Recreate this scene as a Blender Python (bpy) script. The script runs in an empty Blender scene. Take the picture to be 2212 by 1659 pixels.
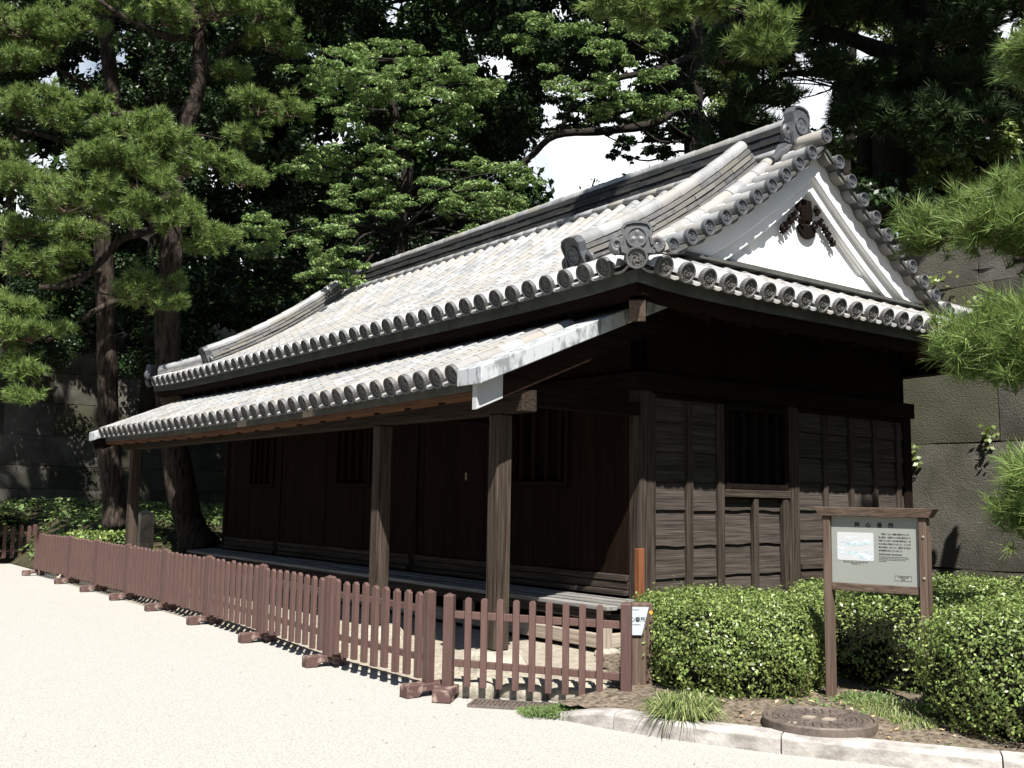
import bpy, math, random
import numpy as np
from mathutils import Vector, Matrix

random.seed(7)
rng = np.random.default_rng(11)
S = bpy.context.scene
COL = S.collection
R = math.radians

# ------------------------------------------------------------------ camera, sky, sun, exposure
CAM = np.array([-6.1445, -6.3385, 1.2047])
YAW, PITCH, ROLL, FPX = .6457, .1138, .0162, 2220.78      # focal length in pixels of a 2212 px wide frame
FWD = np.array([math.sin(YAW)*math.cos(PITCH), math.cos(YAW)*math.cos(PITCH), math.sin(PITCH)])
_r = np.array([math.cos(YAW), -math.sin(YAW), 0.0]); _u = np.cross(_r, FWD)
RGT = _r*math.cos(ROLL) + _u*math.sin(ROLL)
UPV = -_r*math.sin(ROLL) + _u*math.cos(ROLL)
cd = bpy.data.cameras.new('camera'); cam = bpy.data.objects.new('camera', cd); COL.objects.link(cam)
cd.sensor_width = 36.0; cd.lens = 36.0*FPX/2212.0; cd.clip_start = 0.05; cd.clip_end = 2000
cam.matrix_world = Matrix(((RGT[0], UPV[0], -FWD[0], CAM[0]), (RGT[1], UPV[1], -FWD[1], CAM[1]),
                           (RGT[2], UPV[2], -FWD[2], CAM[2]), (0, 0, 0, 1)))
S.camera = cam
def at(px, py, d):
    """point seen at (px, py) of the 2212 x 1659 photograph, d metres in front of the camera"""
    return CAM + d*(FWD + RGT*(px-1106)/FPX - UPV*(py-829.5)/FPX)

SUN_EL, SUN_PHI = R(53.2), R(30.5)            # elevation; azimuth west of the -Y axis
SUN = np.array([-math.cos(SUN_EL)*math.sin(SUN_PHI), -math.cos(SUN_EL)*math.cos(SUN_PHI), math.sin(SUN_EL)])
ld = bpy.data.lights.new('sun', 'SUN'); ld.energy = 5.0; ld.angle = R(.53); ld.color = (1, .955, .88)
lo = bpy.data.objects.new('sun', ld); COL.objects.link(lo)
lo.rotation_euler = Vector(SUN).to_track_quat('Z', 'Y').to_euler(); lo.location = (-20, -20, 40)

W = bpy.data.worlds.new('World'); S.world = W; W.use_nodes = True
nt = W.node_tree; nt.nodes.clear()
def N(nt, t, **k):
    n = nt.nodes.new(t)
    for a, b in k.items(): setattr(n, a, b)
    return n
out = N(nt, 'ShaderNodeOutputWorld'); bg = N(nt, 'ShaderNodeBackground'); bg2 = N(nt, 'ShaderNodeBackground')
sky = N(nt, 'ShaderNodeTexSky', sky_type='NISHITA'); sky.sun_disc = False
sky.sun_elevation = SUN_EL; sky.sun_rotation = math.atan2(SUN[0], SUN[1]); sky.air_density = 1.2; sky.dust_density = .6
bg.inputs[1].default_value = .05
bg2.inputs[0].default_value = (.93, .97, 1, 1); bg2.inputs[1].default_value = .62
mx = N(nt, 'ShaderNodeMixShader'); tc = N(nt, 'ShaderNodeTexCoord'); no = N(nt, 'ShaderNodeTexNoise')
no.inputs['Scale'].default_value = 3.2; no.inputs['Detail'].default_value = 6; no.inputs['Roughness'].default_value = .55
rp = N(nt, 'ShaderNodeValToRGB'); rp.color_ramp.elements[0].position = .30; rp.color_ramp.elements[1].position = .50
# the cloud bank stands low behind the trees
dt = N(nt, 'ShaderNodeVectorMath', operation='DOT_PRODUCT'); dt.inputs[1].default_value = (.66, .72, .2)
mr = N(nt, 'ShaderNodeMapRange'); mr.inputs[1].default_value = .45; mr.inputs[2].default_value = .8
ml = N(nt, 'ShaderNodeMath', operation='MULTIPLY')
L = nt.links.new
L(tc.outputs['Generated'], no.inputs['Vector']); L(no.outputs[0], rp.inputs[0])
L(tc.outputs['Generated'], dt.inputs[0]); L(dt.outputs['Value'], mr.inputs[0])
L(rp.outputs[0], ml.inputs[0]); L(mr.outputs[0], ml.inputs[1])
L(sky.outputs[0], bg.inputs[0]); L(ml.outputs[0], mx.inputs[0]); L(bg.outputs[0], mx.inputs[1]); L(bg2.outputs[0], mx.inputs[2])
L(mx.outputs[0], out.inputs[0])
vs = S.view_settings; vs.view_transform = 'Standard'; vs.look = 'None'; vs.gamma = 1; vs.use_curve_mapping = False
vs.exposure = 1.15
S.cycles.max_bounces = 6; S.cycles.diffuse_bounces = 3; S.cycles.glossy_bounces = 2; S.cycles.transmission_bounces = 4
S.cycles.sample_clamp_indirect = 4

# ------------------------------------------------------------------ materials
def mat(name, base, rough=.7, spec=.3, var=0.0, noise=0.0, nscale=6.0, nvec=(1, 1, 1), second=None, bump=0.0, bscale=30.0,
        bvec=(1, 1, 1), metal=0.0, trans=0.0, island=True, hue=None, detail=5.0, bdist=.01, thresh=None):
    m = bpy.data.materials.new(name); m.use_nodes = True; t = m.node_tree; t.nodes.clear(); l = t.links.new
    o = N(t, 'ShaderNodeOutputMaterial'); p = N(t, 'ShaderNodeBsdfPrincipled')
    p.inputs['Roughness'].default_value = rough; p.inputs['Metallic'].default_value = metal
    p.inputs['Specular IOR Level'].default_value = spec
    tcn = N(t, 'ShaderNodeTexCoord'); g = N(t, 'ShaderNodeNewGeometry')
    # every loose piece gets its own slice of the texture
    off = N(t, 'ShaderNodeVectorMath', operation='MULTIPLY_ADD')
    cmb = N(t, 'ShaderNodeCombineXYZ')
    for i in range(3): l(g.outputs['Random Per Island'], cmb.inputs[i])
    off.inputs[1].default_value = (37, 53, 71) if island else (0, 0, 0)
    l(cmb.outputs[0], off.inputs[0]); l(tcn.outputs['Object'], off.inputs[2])
    mp = N(t, 'ShaderNodeVectorMath', operation='MULTIPLY'); mp.inputs[1].default_value = nvec; l(off.outputs[0], mp.inputs[0])
    nz = N(t, 'ShaderNodeTexNoise'); nz.inputs['Scale'].default_value = nscale; nz.inputs['Detail'].default_value = detail
    nz.inputs['Roughness'].default_value = .6; l(mp.outputs[0], nz.inputs['Vector'])
    r = N(t, 'ShaderNodeValToRGB'); e = r.color_ramp.elements
    lo_, hi_ = thresh if thresh else (.32, .68)
    e[0].position = lo_; e[1].position = hi_
    b = np.array(base)
    c1 = b*(1-noise); c2 = np.array(second) if second is not None else b*(1+noise)
    e[0].color = (*c1, 1); e[1].color = (*np.clip(c2, 0, .95), 1)
    l(nz.outputs[0], r.inputs[0]); colr = r.outputs[0]
    if var > 0:
        mr_ = N(t, 'ShaderNodeMapRange'); mr_.inputs[3].default_value = 1-var; mr_.inputs[4].default_value = 1+var
        l(g.outputs['Random Per Island'], mr_.inputs[0])
        if hue is not None:
            mc = N(t, 'ShaderNodeMix', data_type='RGBA', blend_type='MIX')
            mt = N(t, 'ShaderNodeMath', operation='MULTIPLY'); mt.inputs[1].default_value = 7.31
            fr = N(t, 'ShaderNodeMath', operation='FRACT'); l(g.outputs['Random Per Island'], mt.inputs[0]); l(mt.outputs[0], fr.inputs[0])
            pw = N(t, 'ShaderNodeMath', operation='POWER'); pw.inputs[1].default_value = 1.7; l(fr.outputs[0], pw.inputs[0])
            l(pw.outputs[0], mc.inputs[0]); l(colr, mc.inputs[6]); mc.inputs[7].default_value = (*hue, 1); colr = mc.outputs[2]
        ms = N(t, 'ShaderNodeVectorMath', operation='SCALE'); l(colr, ms.inputs[0]); l(mr_.outputs[0], ms.inputs['Scale']); colr = ms.outputs[0]
    l(colr, p.inputs['Base Color'])
    if bump > 0:
        bm_ = N(t, 'ShaderNodeVectorMath', operation='MULTIPLY'); bm_.inputs[1].default_value = bvec; l(off.outputs[0], bm_.inputs[0])
        n2 = N(t, 'ShaderNodeTexNoise'); n2.inputs['Scale'].default_value = bscale; n2.inputs['Detail'].default_value = 4; l(bm_.outputs[0], n2.inputs['Vector'])
        bp = N(t, 'ShaderNodeBump'); bp.inputs['Strength'].default_value = bump; bp.inputs['Distance'].default_value = bdist
        l(n2.outputs[0], bp.inputs['Height']); l(bp.outputs[0], p.inputs['Normal'])
    sh = p.outputs[0]
    if trans > 0:
        tr = N(t, 'ShaderNodeBsdfTranslucent'); l(colr, tr.inputs[0])
        ad = N(t, 'ShaderNodeMixShader'); ad.inputs[0].default_value = trans
        l(sh, ad.inputs[1]); l(tr.outputs[0], ad.inputs[2]); sh = ad.outputs[0]
    l(sh, o.inputs[0])
    return m

def wood(name, base, axis, second=None, noise=.45, rough=.75, var=.18, bump=.5):
    v = [20, 20, 20]; v['xyz'.index(axis)] = .8
    bv = [30, 30, 30]; bv['xyz'.index(axis)] = .8
    return mat(name, base, rough, .05, var, noise, 2.2, v, second, bump, 3.0, bv, bdist=.008, detail=8.0, thresh=(.30, .70))

M = {}
M['tile'] = mat('roof_tile', (.225, .234, .246), .36, .5, .075, .28, 2.2, second=(.37, .378, .385), bump=.12, bscale=60, hue=(.285, .268, .242))
M['tile_eave'] = mat('eave_cover_tile', (.40, .41, .42), .32, .5, .05, .1, 5, second=(.50, .505, .51), bump=.1, bscale=60)  # lighter grey for the lowest course of cover tiles
M['tile_dark'] = mat('ridge_tile', (.024, .025, .027), .5, .25, .18, .25, 9, bump=.2, bscale=50, hue=(.036, .034, .030))
M['tile_mid'] = mat('ridge_layer_tile', (.11, .113, .117), .5, .3, .16, .3, 9, bump=.2, bscale=50, hue=(.165, .155, .135))
M['tile_face'] = mat('tile_end', (.085, .086, .087), .55, .4, .18, .3, 14, bump=.2, bscale=60, hue=(.16, .15, .13))
M['oni'] = mat('ridge_ornament', (.075, .078, .085), .45, .5, 0, .2, 9, bump=.1, bscale=40, island=False)
M['eave_band'] = mat('eave_band', (.075, .078, .072), .85, .2, 0, .3, 6, bump=.2, island=False)
for a in 'xyz':
    M['dark'+a] = wood('dark_timber_'+a, (.0072, .0051, .0043), a, second=(.0145, .010, .008))
    M['red'+a] = wood('brown_timber_'+a, (.0095, .0052, .0036), a, second=(.0175, .0095, .0064))
    M['wea'+a] = wood('weathered_timber_'+a, (.022, .0172, .0142), a, second=(.066, .054, .045), bump=.8)
    M['sid'+a] = wood('siding_timber_'+a, (.042, .036, .032), a, second=(.088, .075, .065), bump=1.0, var=.2)
    M['pale'+a] = wood('pale_timber_'+a, (.22, .185, .15), a, second=(.36, .31, .26), noise=.3)
    M['sign'+a] = wood('sign_timber_'+a, (.07, .049, .038), a, second=(.13, .096, .076), noise=.3)
M['floor'] = wood('floor_planks', (.15, .146, .14), 'y', second=(.28, .27, .26), noise=.3)
M['post'] = wood('post_timber', (.020, .0155, .0125), 'z', second=(.078, .060, .047))
M['beamy'] = wood('beam_timber', (.016, .0115, .009), 'y', second=(.048, .036, .028))
M['orange'] = wood('new_timber', (.15, .058, .028), 'z', second=(.21, .085, .042), noise=.35)
M['fascia'] = wood('fascia_timber', (.085, .042, .024), 'y', second=(.14, .072, .042), noise=.3)
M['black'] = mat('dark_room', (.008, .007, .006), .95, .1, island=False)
M['plaster'] = mat('white_plaster', (.80, .80, .79), .8, .2, 0, .04, 5, island=False)
M['verge'] = mat('limed_plate', (.22, .235, .25), .55, .4, 0, .2, 17, nvec=(1, 1, .35), second=(.40, .42, .44), bump=.1, island=False, thresh=(.40, .53))
M['tip_sunlit'] = mat('sunlit_tip', (.42, .43, .44), .6, .3, 0, .08, 8, island=False)  # pale weathered board end, bright sun on it put into the colour
M['fence'] = mat('fence_paint', (.084, .050, .044), .6, .25, .2, .15, 8, nvec=(6, 6, .7), bump=.25, bscale=12, bvec=(6, 6, .6), bdist=.004)
M['foot'] = mat('fence_foot_paint', (.095, .056, .05), .75, .25, .1, .1, 14, second=(.27, .20, .175), bump=.4, bscale=40, thresh=(.48, .62))
M['gravel'] = mat('gravel', (.305, .296, .272), .95, .05, 0, .2, 85, second=(.44, .432, .408), bump=.6, bscale=190, island=False, detail=9, bdist=.006)
M['sand'] = mat('yard_sand', (.25, .222, .178), .95, .05, 0, .22, 24, second=(.36, .325, .27), bump=.4, bscale=60, island=False)
M['soil'] = mat('bed_soil', (.085, .068, .052), .95, .05, 0, .45, 30, second=(.22, .182, .14), bump=1, bscale=60, island=False)
M['earth'] = mat('wood_floor_soil', (.045, .04, .024), .95, .1, 0, .4, 4, island=False)
M['kerb'] = mat('kerb_granite', (.26, .238, .22), .85, .25, .06, .25, 7, nvec=(1, 1, 2), second=(.44, .42, .40), bump=.35, bscale=70)
M['rock'] = mat('ledge_stone', (.27, .25, .21), .9, .2, .18, .35, 7, second=(.44, .40, .33), bump=1, bscale=18, bdist=.02)
M['wallstone'] = mat('wall_stone', (.048, .046, .038), .9, .1, .30, .35, 1.1, second=(.118, .112, .100), bump=.8, bscale=60, bdist=.016, hue=(.062, .064, .040))
M['joint'] = mat('wall_joint', (.02, .019, .016), 1, .1, island=False)
M['iron'] = mat('cast_iron', (.085, .07, .062), .6, .4, 0, .25, 20, second=(.15, .12, .10), bump=.3, island=False)
M['ironpale'] = mat('worn_iron', (.28, .235, .19), .6, .4, 0, .2, 20)
M['panel'] = mat('sign_panel', (.235, .25, .232), .35, .5, 0, .04, 3, island=False)
M['ink'] = mat('black_ink', (.02, .02, .025), .6, .3, island=False)
M['inkgrey'] = mat('grey_ink', (.10, .105, .10), .6, .3, island=False)
M['paper'] = mat('white_paper', (.46, .475, .49), .5, .4, island=False)
M['inkblue'] = mat('blue_ink', (.36, .52, .60), .6, .3, .2, .2, 12)
M['inkpale'] = mat('pale_blue_ink', (.58, .70, .76), .6, .3, .15, .12, 12)
M['placard'] = mat('placard_white', (.40, .445, .48), .4, .5, 0, .04, 4, island=False)
M['reflector'] = mat('amber_reflector', (.70, .30, .05), .3, .6, island=False)
M['bark'] = mat('pine_bark', (.020, .016, .0135), .95, .05, 0, .5, 5, nvec=(4, 4, .8), second=(.075, .060, .050), bump=1, bscale=6, bvec=(3, 3, .7), island=False, bdist=.06)
M['barkd'] = mat('dark_bark', (.022, .019, .016), .95, .15, 0, .4, 5, nvec=(3, 3, .8), bump=.8, bscale=8, island=False, bdist=.03)
M['twig'] = mat('twig_bark', (.10, .072, .052), .9, .2, 0, .3, 9)
M['pine'] = mat('pine_needles', (.125, .210, .055), .5, .3, .35, .15, .6, trans=.30, hue=(.25, .30, .095))
M['pine_shade'] = mat('dark_pine_needles', (.026, .050, .020), .5, .2, .4, .15, .6, trans=.15, hue=(.06, .09, .032))  # pine needles darkened, shade of the higher boughs put into the colour
M['maple'] = mat('maple_leaves', (.14, .235, .082), .45, .3, .35, .12, .8, trans=.30, hue=(.27, .335, .12))
M['ever'] = mat('evergreen_leaves', (.017, .036, .012), .42, .4, .45, .2, .5, trans=.15, hue=(.034, .062, .018))  # dark evergreen green, deepened to stand in for canopy shade
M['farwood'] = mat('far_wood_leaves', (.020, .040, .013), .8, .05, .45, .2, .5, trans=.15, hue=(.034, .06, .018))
M['yel'] = mat('yellow_green_leaves', (.095, .15, .034), .4, .5, .4, .15, .5, trans=.3, hue=(.15, .18, .05))
M['hedge'] = mat('hedge_leaves', (.092, .158, .044), .36, .4, .5, .15, 3.2, second=(.165, .228, .060), trans=.25, hue=(.255, .31, .10))
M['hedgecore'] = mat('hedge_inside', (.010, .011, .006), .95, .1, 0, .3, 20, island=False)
M['sedge'] = mat('sedge_blades', (.13, .185, .055), .5, .4, .3, .1, 2, trans=.25, hue=(.30, .32, .14))
M['grass'] = mat('short_grass', (.10, .175, .05), .5, .4, .35, .1, 2, trans=.25, hue=(.19, .24, .09))

# ------------------------------------------------------------------ helpers
BASE = {}
def basis(parent):
    return BASE.get(parent.name, np.zeros(3)) if parent else np.zeros(3)
class MB:
    def __init__(s): s.v = []; s.f = []
    def add(s, vs_, fs):
        n = len(s.v); s.v += [tuple(map(float, q)) for q in vs_]; s.f += [tuple(i+n for i in q) for q in fs]
    def box(s, x0, x1, y0, y1, z0, z1):
        s.add([(x, y, z) for z in (z0, z1) for y in (y0, y1) for x in (x0, x1)],
              [(0, 2, 3, 1), (4, 5, 7, 6), (0, 1, 5, 4), (2, 6, 7, 3), (0, 4, 6, 2), (1, 3, 7, 5)])
    def obox(s, c, X, Y, Z):
        c, X, Y, Z = map(np.array, (c, X, Y, Z))
        s.add([c+i*X+j*Y+k*Z for k in (-1, 1) for j in (-1, 1) for i in (-1, 1)],
              [(0, 2, 3, 1), (4, 5, 7, 6), (0, 1, 5, 4), (2, 6, 7, 3), (0, 4, 6, 2), (1, 3, 7, 5)])
    def beam(s, a, b, w, h, up=(0, 0, 1)):
        a, b = np.array(a, float), np.array(b, float); d = b-a; l = np.linalg.norm(d); d /= l
        sd = np.cross(d, up); sd /= np.linalg.norm(sd); u = np.cross(sd, d)
        s.obox((a+b)/2, d*l/2, sd*w/2, u*h/2)
    def prism(s, poly, O, X, Y, D):
        O, X, Y, D = map(lambda q: np.array(q, float), (O, X, Y, D)); n = len(poly)
        p = [O+X*a+Y*b for a, b in poly]
        s.add(p+[q+D for q in p], [tuple(range(n))[::-1], tuple(range(n, 2*n))]+[(i, (i+1) % n, n+(i+1) % n, n+i) for i in range(n)])
    def grid(s, rows, close=False):
        m = len(rows[0]); n = len(rows)
        s.add([p for r in rows for p in r], [(i*m+j, i*m+(j+1) % m, (i+1)*m+(j+1) % m, (i+1)*m+j) for i in range(n-1) for j in range(m if close else m-1)])
    def tube(s, path, rad, n=8, cap=True):
        path = [np.array(p, float) for p in path]; rows = []
        for i, p in enumerate(path):
            d = path[min(i+1, len(path)-1)]-path[max(i-1, 0)]; d = d/np.linalg.norm(d)
            a = np.cross(d, (0.13, .31, .94) if abs(d[2]) < .95 else (1, 0.2, 0)); a /= np.linalg.norm(a); b = np.cross(d, a)
            r = rad[i] if hasattr(rad, '__len__') else rad
            rows.append([p+r*(a*math.cos(2*math.pi*k/n)+b*math.sin(2*math.pi*k/n)) for k in range(n)])
        k0 = len(s.v); s.grid(rows, True)
        if cap:
            s.f.append(tuple(k0+k for k in range(n))[::-1]); e = k0+(len(rows)-1)*n; s.f.append(tuple(e+k for k in range(n)))
    def lathe(s, prof, O, X, Y, Z, n=20):
        O, X, Y, Z = map(lambda q: np.array(q, float), (O, X, Y, Z))
        s.grid([[O+Z*h+r*(X*math.cos(2*math.pi*k/n)+Y*math.sin(2*math.pi*k/n)) for k in range(n)] for r, h in prof], True)
    def mesh(s, name, m, smooth=False, base=None):
        me = bpy.data.meshes.new(name)
        v = np.array(s.v) if s.v else np.zeros((0, 3))
        if base is not None: v = v-base
        me.from_pydata(v.tolist(), [], s.f); me.materials.append(m)
        if smooth: me.polygons.foreach_set('use_smooth', [True]*len(me.polygons))
        me.update(); return me
    def build(s, name, m, parent=None, smooth=False, bevel=0, origin=None):
        b = basis(parent) if parent else (np.array(origin, float) if origin is not None else np.zeros(3))
        o = bpy.data.objects.new(name, s.mesh(name, m, smooth, b)); COL.objects.link(o)
        if parent: o.parent = parent
        else: o.location = b
        BASE[o.name] = b
        if bevel:
            md = o.modifiers.new('edge', 'BEVEL'); md.width = bevel; md.segments = 1; md.limit_method = 'ANGLE'; md.angle_limit = R(50)
        if smooth:
            try:
                md = o.modifiers.new('ws', 'WEIGHTED_NORMAL')
            except Exception: pass
        return o
def tag(o, label=None, cat=None, group=None, kind=None):
    if label: o['label'] = label
    if cat: o['category'] = cat
    if group: o['group'] = group
    if kind: o['kind'] = kind
    return o
def thing(name, loc, label, cat, group=None):
    o = bpy.data.objects.new(name, None); o.empty_display_size = .2; COL.objects.link(o); o.location = tuple(map(float, loc))
    BASE[o.name] = np.array(loc, float); return tag(o, label, cat, group)
def inst(name, me, parent, mw):
    o = bpy.data.objects.new(name, me); COL.objects.link(o); o.parent = parent
    mw = mw.copy(); mw.translation = mw.translation-Vector(basis(parent)); o.matrix_basis = mw; BASE[o.name] = basis(parent)
    return o
def frame(O, X, Y, Z):
    return Matrix(((X[0], Y[0], Z[0], O[0]), (X[1], Y[1], Z[1], O[1]), (X[2], Y[2], Z[2], O[2]), (0, 0, 0, 1)))
def raw_mesh(name, V, F, m, parent=None, origin=(0, 0, 0), nside=4):
    """fast mesh from arrays: V (n,3), F (m,nside)"""
    b = basis(parent) if parent else np.array(origin, float)
    me = bpy.data.meshes.new(name); V = np.asarray(V, np.float32)-b.astype(np.float32); F = np.asarray(F, np.int32)
    me.vertices.add(len(V)); me.vertices.foreach_set('co', V.ravel())
    me.loops.add(F.size); me.loops.foreach_set('vertex_index', F.ravel())
    me.polygons.add(len(F)); me.polygons.foreach_set('loop_start', np.arange(0, F.size, nside, dtype=np.int32))
    me.materials.append(m); me.update(calc_edges=True)
    o = bpy.data.objects.new(name, me); COL.objects.link(o)
    if parent: o.parent = parent
    else: o.location = b
    BASE[o.name] = b
    return o
def unit(a):
    return a/np.maximum(np.linalg.norm(a, axis=-1, keepdims=True), 1e-9)
def leaf_arrays(P, nrm, size, aspect=.55, var=.35, fold=.15):
    n = len(P); nrm = unit(nrm); a = unit(np.cross(nrm, rng.normal(size=(n, 3)))); b = np.cross(nrm, a)
    sz = size*(1+var*rng.uniform(-1, 1, n))[:, None]
    V = np.stack([P-a*sz, P-b*sz*aspect+nrm*sz*fold, P+a*sz, P+b*sz*aspect+nrm*sz*fold], 1).reshape(-1, 3)
    return V, np.arange(4*n).reshape(-1, 4)
def blade_arrays(P, D, ln, w, droop=0):
    """thin triangles from P along D"""
    n = len(P); D = unit(D); sd = unit(np.cross(D, rng.normal(size=(n, 3))))
    ln = np.broadcast_to(ln, n)[:, None]; w = np.broadcast_to(w, n)[:, None]
    if droop == 0:
        V = np.stack([P-sd*w, P+sd*w, P+D*ln], 1).reshape(-1, 3)
        return V, np.arange(3*n).reshape(-1, 3)
    mid = P+D*ln*.55; tip = P+D*ln*.9+np.array([0, 0, -1])*ln*droop
    V = np.stack([P-sd*w, P+sd*w, mid+sd*w*.8, mid-sd*w*.8, mid-sd*w*.8, mid+sd*w*.8, tip+sd*w*.15, tip-sd*w*.15], 1).reshape(-1, 3)
    return V, np.arange(8*n).reshape(-1, 4)
def text_mesh(txt, size, align='CENTER', width=None, line=1.0, bold=0):
    c = bpy.data.curves.new('txt', 'FONT'); c.body = txt; c.size = size; c.align_x = align; c.extrude = .0003; c.space_line = line
    c.resolution_u = 3; c.offset = bold
    o = bpy.data.objects.new('txt', c); COL.objects.link(o)
    dg = bpy.context.evaluated_depsgraph_get(); me = bpy.data.meshes.new_from_object(o.evaluated_get(dg))
    bpy.data.objects.remove(o); bpy.data.curves.remove(c); me.materials.clear(); return me

# ------------------------------------------------------------------ ground
def sheet(name, m, xs, ys, h, kind='structure', mask=None):
    b = MB(); idx = {}
    for j, y in enumerate(ys):
        for i, x in enumerate(xs):
            idx[i, j] = len(b.v); b.v.append((x, y, h(x, y)))
    for j in range(len(ys)-1):
        for i in range(len(xs)-1):
            cx, cy = (xs[i]+xs[i+1])/2, (ys[j]+ys[j+1])/2
            if mask is None or mask(cx, cy): b.f.append((idx[i, j], idx[i+1, j], idx[i+1, j+1], idx[i, j+1]))
    return tag(b.build(name, m, smooth=True), kind=kind)
GZ = -.12
b = MB(); b.add([(-600, -600, GZ-.004), (600, -600, GZ-.004), (600, 600, GZ-.004), (-600, 600, GZ-.004)], [(0, 1, 2, 3)])
tag(b.build('ground', M['earth']), kind='structure')
b = MB(); b.add([(-6.4, -7.2, GZ), (.3, -7.2, GZ), (.3, -4.6, GZ), (-.6, -3.2, GZ), (-.9, -.5, GZ), (-.9, 11, GZ), (-1.2, 26, GZ), (-6.4, 26, GZ)], [tuple(range(8))])
tag(b.build('path', M['gravel']), kind='structure')
rn = lambda x, y, s, a: a*(math.sin(x*s*1.3+y*s*.7+1)+math.sin(x*s*.6-y*s*1.1+2.3)+math.sin(x*s*2.1+y*s*1.9))/3
def sm(a, b, x):
    t = min(1, max(0, (x-a)/(b-a))); return t*t*(3-2*t)
# trodden yard inside the fence, raised a little behind the ledge stones
def edge_dist(x, y):   # distance inside the gate line
    a = np.array((-2.12, -.30)); d = np.array((.79, -.90)); d /= np.linalg.norm(d); p = np.array((x, y))-a
    return p@np.array((-d[1], d[0]))
bedside = lambda x, y: (x+1.42)*.80-(y+1.25)*.60 if y < .0 else (x-.1)*.8-.9
yh = lambda x, y: GZ+.004+(.095*sm(-1.95, -1.6, x)*sm(.02, .12, edge_dist(x, y)) if y < 10.6 else .095)+rn(x, y, 3, .008)*sm(-1.9, -1.5, x)
sheet('yard', M['sand'], np.arange(-2.05, 5.9, .09), np.arange(-1.46, 10.9, .1), yh,
      mask=lambda x, y: edge_dist(x, y) > .06 and bedside(x, y) < .1)
# planting bed behind the kerb
KF = [(-2.06, -1.10), (-1.955, -1.42), (-1.885, -1.74), (-1.76, -2.14), (-1.53, -2.66), (-1.22, -3.21), (-.915, -3.68), (-.50, -4.25), (.1, -5.0)]
def kerb_x(y):
    for (x0, y0), (x1, y1) in zip(KF, KF[1:]):
        if y1 <= y <= y0: return x0+(x1-x0)*(y-y0)/(y1-y0)
    return KF[0][0] if y > KF[0][1] else KF[-1][0]
def bedh(x, y): return -.045+.05*sm(.15, .6, x-kerb_x(y))+rn(x, y, 5, .012)+rn(y, x, 13, .006)
sheet('planting_bed', M['soil'], np.arange(-1.95, 5.9, .07), np.arange(-5.6, -.02, .07), bedh,
      mask=lambda x, y: bedside(x, y) > 0 and (y > -1.15 or x > kerb_x(y)+.13) or (y < -1.2 and x > kerb_x(y)+.13 and edge_dist(x, y) < .02))
# bank under the pines on the left
def bankh(x, y): return GZ+.006+(.75*sm(9.9, 13.2, y)+.25*sm(13.2, 19, y)+rn(x, y, .9, .06)*sm(10.5, 13, y))*(sm(-1.85, -.9, x) if y < 14.6 else sm(-1.85, -.9, x)+(1-sm(-1.85, -.9, x))*sm(15.4, 18, y))
sheet('bank', M['earth'], np.arange(-12, 5.95, .3), np.arange(9.75, 20.3, .3), bankh, mask=lambda x, y: x > -1.9 or y > 15.3)
terr = lambda x, y: 4.35+max(.20*max(0, x-6.1), .36*max(0, min(y, 46)-20.5))+rn(x, y, .4, .25)
sheet('terrace', M['earth'], np.arange(-22, 46, 1.0), np.arange(-14, 60, 1.0), terr, mask=lambda x, y: x > 6.2 or y > 20.6)

# ------------------------------------------------------------------ stone walls
def stone_wall(name, label, p0, d, n, rows, seams, thick=.6, seed=1):
    """rows: list of heights; seams: per row list of distances along d"""
    rg = random.Random(seed); p0, d, n = map(lambda q: np.array(q, float), (p0, d, n)); Z = np.array((0, 0, 1.))
    t = thing(name, p0, label, 'stone wall')
    b = MB(); bk = MB()
    for (z0, z1), ss in zip(zip(rows, rows[1:]), seams):
        for s0, s1 in zip(ss, ss[1:]):
            g = .006; nu = max(2, int((s1-s0)/.16)); nv = max(2, int((z1-z0)/.16)); G = []
            j0, j1, j2, j3 = [rg.uniform(-.006, .006) for _ in range(4)]; out_ = rg.uniform(0, .016)
            ph = rg.uniform(0, 9)
            for jv in range(nv+1):
                row = []
                for iu in range(nu+1):
                    u = iu/nu; v = jv/nv
                    su = s0+g+(s1-s0-2*g)*u+.005*math.sin(v*11+ph); zz = z0+g+(z1-z0-2*g)*v
                    zz += (j0*(1-u)+j1*u)*(1-v)*(z0 > rows[0])+(j2*(1-u)+j3*u)*v+.005*math.sin(u*13+ph*2)
                    ed = min(u*(s1-s0), (1-u)*(s1-s0), v*(z1-z0), (1-v)*(z1-z0))
                    o = out_-.012*math.exp(-ed*40)+.007*math.sin(su*4.1+zz*3+ph)+.005*math.sin(su*9-zz*11+ph*3)+rg.uniform(-.003, .003)
                    row.append(p0+d*su+Z*zz+n*o)
                G.append(row)
            for line in (G[0], G[-1], [r_[0] for r_ in G], [r_[-1] for r_ in G]):
                b.grid([line, [q-n*thick*.5 for q in line]])
            b.grid(G)
    stones = b.build('stone_blocks', M['wallstone'], t, smooth=True)
    S0, S1 = seams[0][0], seams[0][-1]
    bk.prism([(S0, -.3), (S1, -.3), (S1, rows[-1]-.12), (S0, rows[-1]-.12)], p0-n*.04, d, Z, -n*thick)
    bk.build('packing', M['joint'], t)
    return t
rg = random.Random(5)
def seams_rand(a, b_, lo_, hi_):
    s = [a]
    while s[-1] < b_-hi_*.7: s.append(s[-1]+rg.uniform(lo_, hi_))
    return s[:-1]+[b_]
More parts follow.
